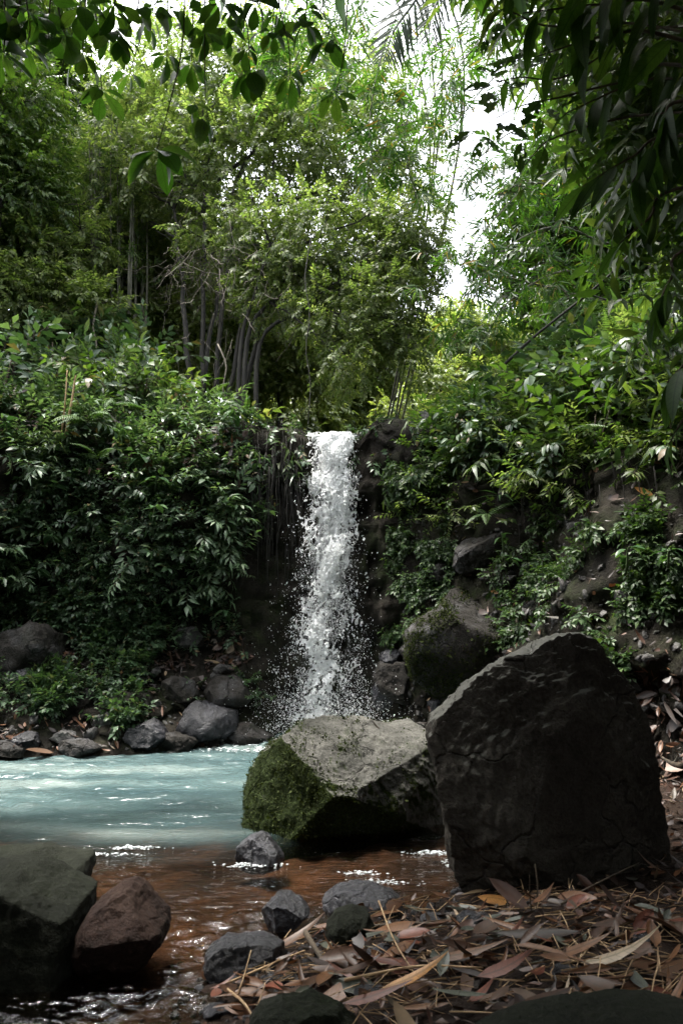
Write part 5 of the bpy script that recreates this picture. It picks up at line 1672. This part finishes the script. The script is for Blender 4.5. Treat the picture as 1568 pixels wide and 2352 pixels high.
for i, (x, y, n, s, lab) in enumerate([
    (245, 975, 4, .42, 'pale fern with narrow fronds just below the leaning tan poles'),
    (185, 1020, 7, .55, 'bushy blue-green fern mound on the pool bank under the tan poles'),
    (205, 1060, 4, .40, 'drooping fern hanging beneath the blue-green fern mound'),
    (95, 930, 3, .35, 'small dark fern near the large pale leaves of the upper pool bank'),
    (485, 930, 5, .45, 'arching fern at the foot of the many-stemmed tree'),
    (410, 860, 4, .45, 'shaded fern beside the dark trunks'),
    (585, 1000, 3, .35, 'narrow fern hanging at the cliff edge short of the waterfall'),
    (1376, 955, 3, .33, 'whitish fern frond catching light on the boulder slope'),
    (1200, 1120, 5, .40, 'bright yellow-green fern cascading beside the bare slab'),
    (1180, 1180, 4, .34, 'grassy fern tuft above the upper slope boulder'),
    (1300, 700, 6, .55, 'lacy fern under the slanting bare branch'),
    (1350, 620, 5, .55, 'feathery fern high among the slope trees'),
    (1280, 850, 5, .42, 'mid-slope fern facing the waterfall'),
    (1460, 850, 5, .42, 'fern half shaded beneath the large lobed leaves'),
    (1120, 960, 5, .38, 'dark fern next to the sunlit cliff-top rock'),
    (1260, 1000, 5, .40, 'spreading fern in the middle of the slope greenery'),
    (1330, 1060, 4, .33, 'fern hanging over the dark earth of the slope')]):
    rosette('fern', 'fern', x, y, n + 1, s * 1.2, lab, FR_ME, 'frond', 200 + i, el=(-.1, .8), off=.34)
for i, (x, y, n, s, lab) in enumerate([
    (50, 895, 5, .24, 'plant with large pale leaves high on the pool bank'),
    (25, 1040, 4, .24, 'plant with big flat leaves at the picture edge of the pool bank'),
    (30, 960, 4, .2, 'plant hanging its leaves out at the picture edge, upper pool bank'),
    (270, 1060, 5, .2, 'spiky bright green plant below the pale fern'),
    (370, 1020, 6, .2, 'glossy plant with paired leaves under the many-stemmed tree'),
    (430, 1030, 6, .18, 'glossy plant right of the paired-leaf plant, pale upper leaf'),
    (545, 985, 4, .26, 'plant holding a long bright leaf out from the cliff edge'),
    (570, 1080, 7, .15, 'shining seven-leaved plant close to the dark cliff by the falls'),
    (590, 1190, 6, .13, 'lower small-leaved plant close to the dark cliff by the falls'),
    (515, 1310, 5, .13, 'little star-leaved plant above the litter ledge'),
    (350, 1130, 6, .22, 'long-leaved plant in the centre of the pool bank greenery'),
    (300, 1100, 6, .22, 'plant with a row of long pale leaves above the centre of the pool bank'),
    (440, 1240, 6, .17, 'star-shaped plant overhanging the dark hollow of the pool bank'),
    (340, 1215, 6, .18, 'glossy plant overhanging the hollow beside the star-shaped one'),
    (160, 1230, 6, .16, 'pale small-leaved plant on the lower pool bank'),
    (60, 1300, 6, .15, 'leafy plant just above the dark grey boulder of the pool bank'),
    (390, 1330, 4, .13, 'shaded plant with one hanging leaf in the dark hollow'),
    (520, 1390, 5, .13, 'bright little plant beside the litter ledge end'),
    (1430, 1320, 6, .12, 'shiny small plant on the earth above the tallest boulder'),
    (1230, 1270, 5, .12, 'small plant on the bare earth near the upper slope boulder'),
    (1520, 1280, 6, .13, 'shiny plant at the picture edge above the tallest boulder'),
    (1160, 1285, 4, .12, 'seedling beside the upper slope boulder')]):
    rosette('leafy_plant', 'plant', x, y, n, s, lab, PL_ME, 'leaf', 300 + i, el=(-.35, .35), stem_h=.16, off=.27)
rosette('strap_leaf_plant', 'plant', 1425, 760, 9, .62, 'strap-leaved plant arching out high on the boulder slope', ST_ME, 'leaf', 401, el=(.1, 1.2))
rosette('grass_tuft', 'grass tuft', 655, 1080, 9, .22, 'bright narrow-leaved tuft on the cliff touching the waterfall', ST_ME, 'leaf', 402, el=(-.3, .6))
rosette('grass_tuft', 'grass tuft', 1185, 1150, 12, .3, 'grassy tuft above the upper slope boulder', ST_ME, 'leaf', 403, el=(-.4, .9))

SHRUB = []
for i in range(3):
    r = np.random.default_rng(500 + i)
    t = empty('leafy_shrub')
    P = r.normal(0, .2, (26, 3)) * np.array([1, 1, .8]) + np.array([0, 0, .3])
    dirs = unit(P - np.array([0, 0, .05]) + r.normal(0, .2, P.shape))
    tag(obj('foliage', sprig_mesh('foliage', P * .7, dirs, np.array([0, 0, 1.0]) + r.normal(0, .3, P.shape), .3 * r.uniform(.7, 1.2, len(P)), (SP_SMALL, SP_BROAD, SP_SMALL)[i], (M['slope'], M['slope'], M['mid'])[i], M['twig'], r), t), kind='stuff')
    V, T = merge([tube(wiggle((0, 0, -.15), p * .7, 5, .1, 0, i * 9 + k), np.linspace(.012, .004, 5), 4) for k, p in enumerate(P[:8])])
    obj('stem', mesh('stem', V, T, True, [M['twig']]), t)
    SHRUB.append(t)
_su = set()
r = np.random.default_rng(511)


def shrub(k, x, y, s, label, group):
    o = SHRUB[k] if k not in _su else copy_tree(SHRUB[k])
    _su.add(k)
    P, n_ = on_bank(x, y)
    o.location = [float(c) for c in P + n_ * .03]
    o.rotation_euler = (float(-n_[1] * .4), float(n_[0] * .4), float(r.uniform(0, 6.28))); o.scale = (s, s, s)
    tag(o, label, 'shrub', group)


for i in range(18):
    x, y = r.uniform(-20, 560), r.uniform(960, 1290)
    k_ = i % 2
    shrub(k_, x, y, r.uniform(.6, 1.0), ('fine', 'broad')[k_] + '-leaved shrub on the steep pool bank ' + near_words('pool', x, y), 'shrubs on the steep pool bank')
for i in range(18):
    x, y = r.uniform(-20, 340), r.uniform(770, 930)
    k_ = i % 3
    shrub(k_, x, y, r.uniform(1.0, 1.9), ('fine-leaved', 'broad-leaved', 'bushy')[k_] + ' shaded shrub ' + near_words('pool', x, y), 'shaded shrubs on the upper pool bank')
for i in range(26):
    x = r.uniform(1010, 1568); y = r.uniform(700, 1090)
    if y < 950 - (x - 1000) * .5: continue
    k_ = 1 + i % 2
    shrub(k_, x, y, r.uniform(.8, 1.5), ('broad-leaved', 'bushy')[k_ - 1] + ' shrub on the boulder slope ' + near_words('slope', x, y), 'shrubs on the upper boulder slope')
for i in range(9):
    shrub(1, 1060 + i * 12, 980 + (i * 37) % 90, .9, 'dark tufted shrub beside the sunlit cliff-top rock', 'dark shrubs by the cliff-top rock')
# ------------------------------------------------------------------ near trees that hang into the picture
HL = [mesh('leaf', *leaf(1, .46 + .05 * i, 8, fold=.22, droop=.12 + .14 * i, shape='obov'), True, [M['hang']]) for i in range(4)]
over = empty('overhanging_tree', (-3.3, .4, 0.0))
tag(over, 'tree with broad drooping leaves hanging across the top from out of view', 'tree')
O0 = np.array([-3.3, .4, 0.0])
trunk(over, spline([(0, 0, -.5), (.1, .1, 2.5), (.3, .4, 5.0), (.5, .6, 7.0)], 14), .2, .1, M['bark'])
limb = [spline([(.3, .4, 5.0), (1.4, 1.8, 5.9), (2.8, 2.7, 6.1), (4.0, 3.1, 6.0)], 20), spline([(.25, .35, 4.6), (.9, 2.0, 5.4), (1.8, 2.9, 5.6)], 16)]
for l_ in limb:
    V, T = tube(l_, np.linspace(.07, .02, len(l_)), 6); obj('limb', mesh('limb', V, T, True, [M['bark']]), over)
LP = np.concatenate(limb) + O0
r = np.random.default_rng(600)


def whorl(tw, c, n, size, down=.55, seed=0):
    q = np.random.default_rng(seed)
    a0 = q.uniform(0, 6.28)
    for k in range(n):
        a = a0 + k * 2 * pi / n + q.normal(0, .25)
        e = -down + q.normal(0, .3)
        d = np.array([cos(a) * cos(e), .75 * sin(a) * cos(e), sin(e)])
        s = size * q.uniform(.65, 1.15)
        obj('leaf', HL[q.integers(0, 4)], tw, c + d * .015, euler_of(d, (q.normal(0, .35), q.normal(-.1, .35), 1)), (s, s * q.uniform(.85, 1.1), s))


def hanging(pts, clusters, Yd, size=.142, rad=.004):
    P = [D(x, y, Yd) for x, y in pts]
    top = P[0]
    a = LP[np.argmin(np.linalg.norm(LP - (top + np.array([0, 0, .9])), axis=1))]
    path = spline([a, (a + top) / 2 + np.array([0, 0, .05])] + P, 26) - O0
    V, T = tube(path, np.linspace(rad * 1.6, rad * .6, 26), 4)
    tw = obj('twig', mesh('twig', V, T, True, [M['twig']]), over)
    for i, (x, y, n, s) in enumerate(clusters):
        whorl(tw, D(x, y, Yd) - O0, n, size * s, seed=abs(int(x * 7 + y)))


hanging([(424, -20), (418, 110), (392, 230), (362, 340)], [(430, 25, 5, .9), (362, 345, 9, 1.3)], 3.1)
hanging([(472, -20), (470, 70), (472, 230)], [(470, 72, 7, 1.05), (465, 270, 8, 1.0), (452, 240, 4, .7)], 3.2)
hanging([(318, -20), (300, 50), (285, 95)], [(284, 85, 6, 1.0), (318, 20, 4, .8)], 3.05)
hanging([(216, -20), (226, 90), (234, 205)], [(232, 205, 7, 1.0), (224, 60, 5, .9)], 3.15)
hanging([(387, -20), (384, 130)], [(384, 125, 6, .95), (388, 20, 4, .9)], 3.3)
hanging([(346, -20), (330, 60), (298, 170)], [(297, 168, 6, .8), (343, 60, 4, .7)], 3.6)
hanging([(552, -20), (568, 60), (574, 160)], [(572, 165, 8, 1.0), (568, 108, 5, .85)], 3.25)
hanging([(640, -20), (662, 100), (666, 170)], [(664, 172, 7, .95)], 3.3)
hanging([(740, -20), (756, 80)], [(754, 95, 5, .95)], 3.35)
hanging([(800, -20), (790, 120), (772, 215)], [(772, 215, 7, 1.0)], 3.4)
hanging([(130, -20), (145, 60), (152, 85)], [(150, 82, 6, 1.05), (105, 30, 5, 1.0)], 2.95)
hanging([(60, -20), (70, 60), (62, 105)], [(60, 100, 6, 1.1), (85, 40, 5, 1.0)], 2.85)
hanging([(10, -20), (12, 80), (8, 120)], [(6, 118, 6, 1.1), (20, 30, 6, 1.1)], 2.8)
hanging([(180, -20), (190, 20)], [(190, 15, 6, 1.1)], 2.9)
hanging([(265, -20), (262, 10)], [(262, 5, 6, 1.0)], 2.9)
hanging([(480, -20), (500, 10)], [(505, 5, 6, 1.0)], 3.0)
hanging([(600, -20), (590, 10)], [(588, 5, 6, 1.2)], 3.0)
hanging([(-40, -20), (-20, 80)], [(-15, 60, 6, 1.1)], 2.8)
for x_, y_, d_ in ((350, 30, 3.2), (255, 70, 3.0), (110, 75, 3.0), (525, 60, 3.3), (625, 70, 3.35), (700, 50, 3.4), (190, 120, 3.1), (40, 40, 2.8), (440, 140, 3.4)):
    hanging([(x_ + 8, -25), (x_ + 3, y_ * .5), (x_, y_)], [(x_, y_ + 4, 7, 1.0), (x_ + 6, max(5, y_ * .4), 4, .8)], d_)
# the crown above the picture's edge
crown(over, [(np.array([x, y, z]), np.array([1.3, 1.0, .6])) for x, y, z in ((.4, .8, 7.2), (1.5, 1.6, 7.0), (2.8, 2.2, 6.9), (4.0, 2.4, 7.0), (3.0, .6, 6.5), (1.6, -.4, 6.4), (4.2, .4, 6.4), (5.2, 1.4, 6.6), (-1.2, .6, 6.2), (-1.4, 2.2, 7.4), (2.3, 3.6, 8.2), (-2.2, 3.2, 8.0), (-2.6, 1.6, 6.6))], 1500, M['hang'], .8, SP_BROAD, .3, 601, .15)

# dark lance-leaved tree over the boulder slope
LL = [mesh('leaf', *leaf(1, .26 + .03 * i, 8, fold=.22, droop=.2 + .15 * i, shape='oval'), True, [M['lance']]) for i in range(4)]
shade = empty('lance_leaved_tree', (2.9, 2.3, 0.2))
S0 = np.array([2.9, 2.3, 0.2])
tag(shade, 'dark tree with long drooping lance leaves filling the upper corner over the slope', 'tree')
stem_s = spline([(0, 0, -.5), (-.05, .1, 1.6), (.05, .3, 3.2), (-.1, .6, 5.4)], 16)
trunk(shade, stem_s, .13, .05, M['bark'])


def leafy_branch(pts, n, size, seed, start=.15, hang=.9, from_=(2.9, 2.7, 3.4)):
    q = np.random.default_rng(seed)
    P = spline([np.array(from_)] + [D(*p) for p in pts], 30) - S0
    V, T = tube(P, np.linspace(.016, .004, 30), 5)
    b = obj('branch', mesh('branch', V, T, True, [M['twig']]), shade)
    for k in range(n):
        s = start + (1 - start) * (k + q.uniform(-.2, .2)) / max(1, n - 1)
        j = int(np.clip(s * 29, 1, 28))
        tan = unit(P[j + 1] - P[j])
        side = np.cross(tan, [0, 0, 1]) * (1 if k % 2 else -1)
        d = unit(tan * q.uniform(.3, .8) + side * q.uniform(.2, .7) + np.array([0, 0, -hang * q.uniform(.5, 1.4)]))
        if k == n - 1: d = unit(tan + np.array([0, 0, -.4]))
        sc = size * q.uniform(.75, 1.15)
        obj('leaf', LL[q.integers(0, 4)], b, P[j] + d * .02, euler_of(d, (q.normal(0, .5), q.normal(-.3, .5), 1)), (sc, sc * q.uniform(.85, 1.2), sc))


for i, (pts, n, s) in enumerate([
    ([(1564, 150, 3.7), (1430, 200, 3.8), (1294, 262, 3.9)], 14, .30),
    ([(1568, 310, 3.6), (1450, 360, 3.75), (1334, 430, 3.9)], 15, .30),
    ([(1560, 20, 3.4), (1380, 10, 3.5), (1200, 30, 3.6)], 15, .34),
    ([(1560, 90, 3.4), (1400, 80, 3.6), (1230, 130, 3.8)], 13, .30),
    ([(1568, 430, 3.7), (1490, 500, 3.8), (1420, 560, 3.9)], 12, .27),
    ([(1600, 560, 3.6), (1540, 640, 3.7), (1500, 720, 3.8)], 11, .24),
    ([(1560, -40, 3.2), (1420, -60, 3.3), (1280, -20, 3.5)], 12, .34),
    ([(1600, 230, 3.3), (1520, 300, 3.4), (1450, 420, 3.5)], 12, .28),
    ([(1640, 700, 3.7), (1580, 820, 3.8), (1530, 880, 3.9)], 9, .30),
    ([(1640, 860, 3.8), (1570, 960, 3.9), (1535, 1020, 3.95)], 8, .22)]):
    leafy_branch(pts, n, s, 700 + i)
# insect-eaten leaves against the sky
q = np.random.default_rng(720)
EL = [mesh('leaf', *eaten_leaf(1, .46, i + 2, droop=.15), False, [M['lance']]) for i in range(5)]
ebr = [spline([np.array([2.9, 2.7, 3.6]), D(1560, 60, 3.8), D(1300, 175, 4.0), D(1190, 178, 4.0), D(1100, 200, 4.0)], 26), spline([np.array([2.9, 2.7, 3.6]), D(1540, 180, 3.8), D(1280, 225, 4.0), D(1180, 250, 4.0), D(1060, 320, 4.0)], 26),
       spline([np.array([2.9, 2.7, 3.6]), D(1500, 60, 3.8), D(1260, 60, 4.0), D(1170, 30, 4.0), D(1130, 90, 4.0)], 26), spline([np.array([2.9, 2.7, 3.6]), D(1520, 260, 3.9), D(1290, 310, 4.0), D(1220, 360, 4.0), D(1170, 440, 4.0)], 26)]
eb = []
for P in ebr:
    V, T = tube(P - S0, np.linspace(.012, .003, len(P)), 4)
    eb.append(obj('branch', mesh('branch', V, T, True, [M['twig']]), shade))
for (zx, zy, ln, an) in [(765, 45, 110, 80), (720, 140, 120, 60), (655, 215, 80, 75), (655, 320, 90, 10), (720, 300, 110, 40), (790, 275, 110, 30), (625, 395, 140, 15), (740, 375, 90, -20), (805, 390, 100, 10), (672, 460, 170, 85), (790, 595, 180, -25), (725, 600, 90, 70), (535, 640, 140, 30), (625, 695, 130, 60), (690, 660, 120, -30), (870, 510, 150, 55), (960, 400, 130, 60), (970, 520, 130, -75), (905, 590, 120, 80), (820, 720, 130, 85), (905, 755, 150, 70), (760, 885, 90, 10), (830, 855, 60, 20), (820, 890, 60, 60), (900, 280, 140, 40), (1040, 280, 130, 85), (960, 180, 160, 60), (880, 150, 140, 70), (1080, 180, 150, 50)]:
    x, y = 784 + zx / 2, zy / 2
    c = D(x, y, 4.0 + q.uniform(-.15, .15))
    a = radians(an)
    d = unit(np.array([cos(a), q.uniform(-.3, .3), sin(a)]))
    if q.uniform() < .5: d = -d
    L_ = ln / 2 / F * 4.3
    near = [np.min(np.linalg.norm(P - c, axis=1)) for P in ebr]
    b = eb[int(np.argmin(near))]
    obj('leaf', EL[q.integers(0, 5)], b, c - d * L_ / 2 - S0, euler_of(d, (q.normal(0, .3), -1, .4)), (L_, L_ * q.uniform(.8, 1.2), L_))
crown(shade, [blob(1520, 120, 4.6, 130, 150), blob(1560, 380, 4.6, 120, 160), blob(1480, 300, 5.0, 130, 150), blob(1590, 640, 4.6, 90, 170), blob(1400, 60, 4.8, 150, 90), blob(1600, 100, 4.0, 150, 250), blob(1500, -200, 4.2, 300, 150)] and
      [(c - S0, R) for c, R in [blob(1520, 120, 4.6, 130, 150), blob(1560, 380, 4.6, 120, 160), blob(1510, 300, 5.0, 90, 140), blob(1600, 640, 4.6, 80, 170), blob(1480, 60, 4.8, 100, 90), blob(1640, 100, 4.0, 120, 250), blob(1500, -200, 4.2, 300, 130)]],
      560, M['mid'], .5, SP_LANCE, .6, 730, .15)

# palm whose fronds hang in at the top
palm = empty('palm_tree', (4.9, 6.2, 3.0))
tag(palm, 'palm with dark fronds hanging in at the top against the white sky', 'palm')
A0 = np.array([4.9, 6.2, 3.0])
top = np.array([2.4, 7.2, 12.2])
trunk(palm, spline([(0, 0, -.5), (-.6, .3, 4), top - A0], 14), .16, .1, M['bark_grey'])
q = np.random.default_rng(740)


def palm_frond(pts, ll, n, seed, droop=1.0):
    P = spline([top] + [D(*p) for p in pts], 40) - A0
    V, T = tube(P, np.linspace(.03, .006, 40), 5)
    f = obj('frond', mesh('frond', V, T, True, [M['palm']]), palm)
    for k in range(n):
        s = .25 + .75 * k / n
        j = int(np.clip(s * 39, 1, 38))
        tan = unit(P[j + 1] - P[j])
        for sd in (-1, 1):
            side = unit(np.cross(tan, [.3, -1, .2])) * sd
            d = unit(tan * .75 + side * .75 + np.array([0, 0, -.35 * droop]) + q.normal(0, .06, 3))
            sc = ll * (sin(pi * min(1, .25 + .7 * (k / n))) ** .6) * q.uniform(.85, 1.1)
            obj('leaflet', PLF, f, P[j], euler_of(d, (.2, -1, .5)), (sc, sc, sc))


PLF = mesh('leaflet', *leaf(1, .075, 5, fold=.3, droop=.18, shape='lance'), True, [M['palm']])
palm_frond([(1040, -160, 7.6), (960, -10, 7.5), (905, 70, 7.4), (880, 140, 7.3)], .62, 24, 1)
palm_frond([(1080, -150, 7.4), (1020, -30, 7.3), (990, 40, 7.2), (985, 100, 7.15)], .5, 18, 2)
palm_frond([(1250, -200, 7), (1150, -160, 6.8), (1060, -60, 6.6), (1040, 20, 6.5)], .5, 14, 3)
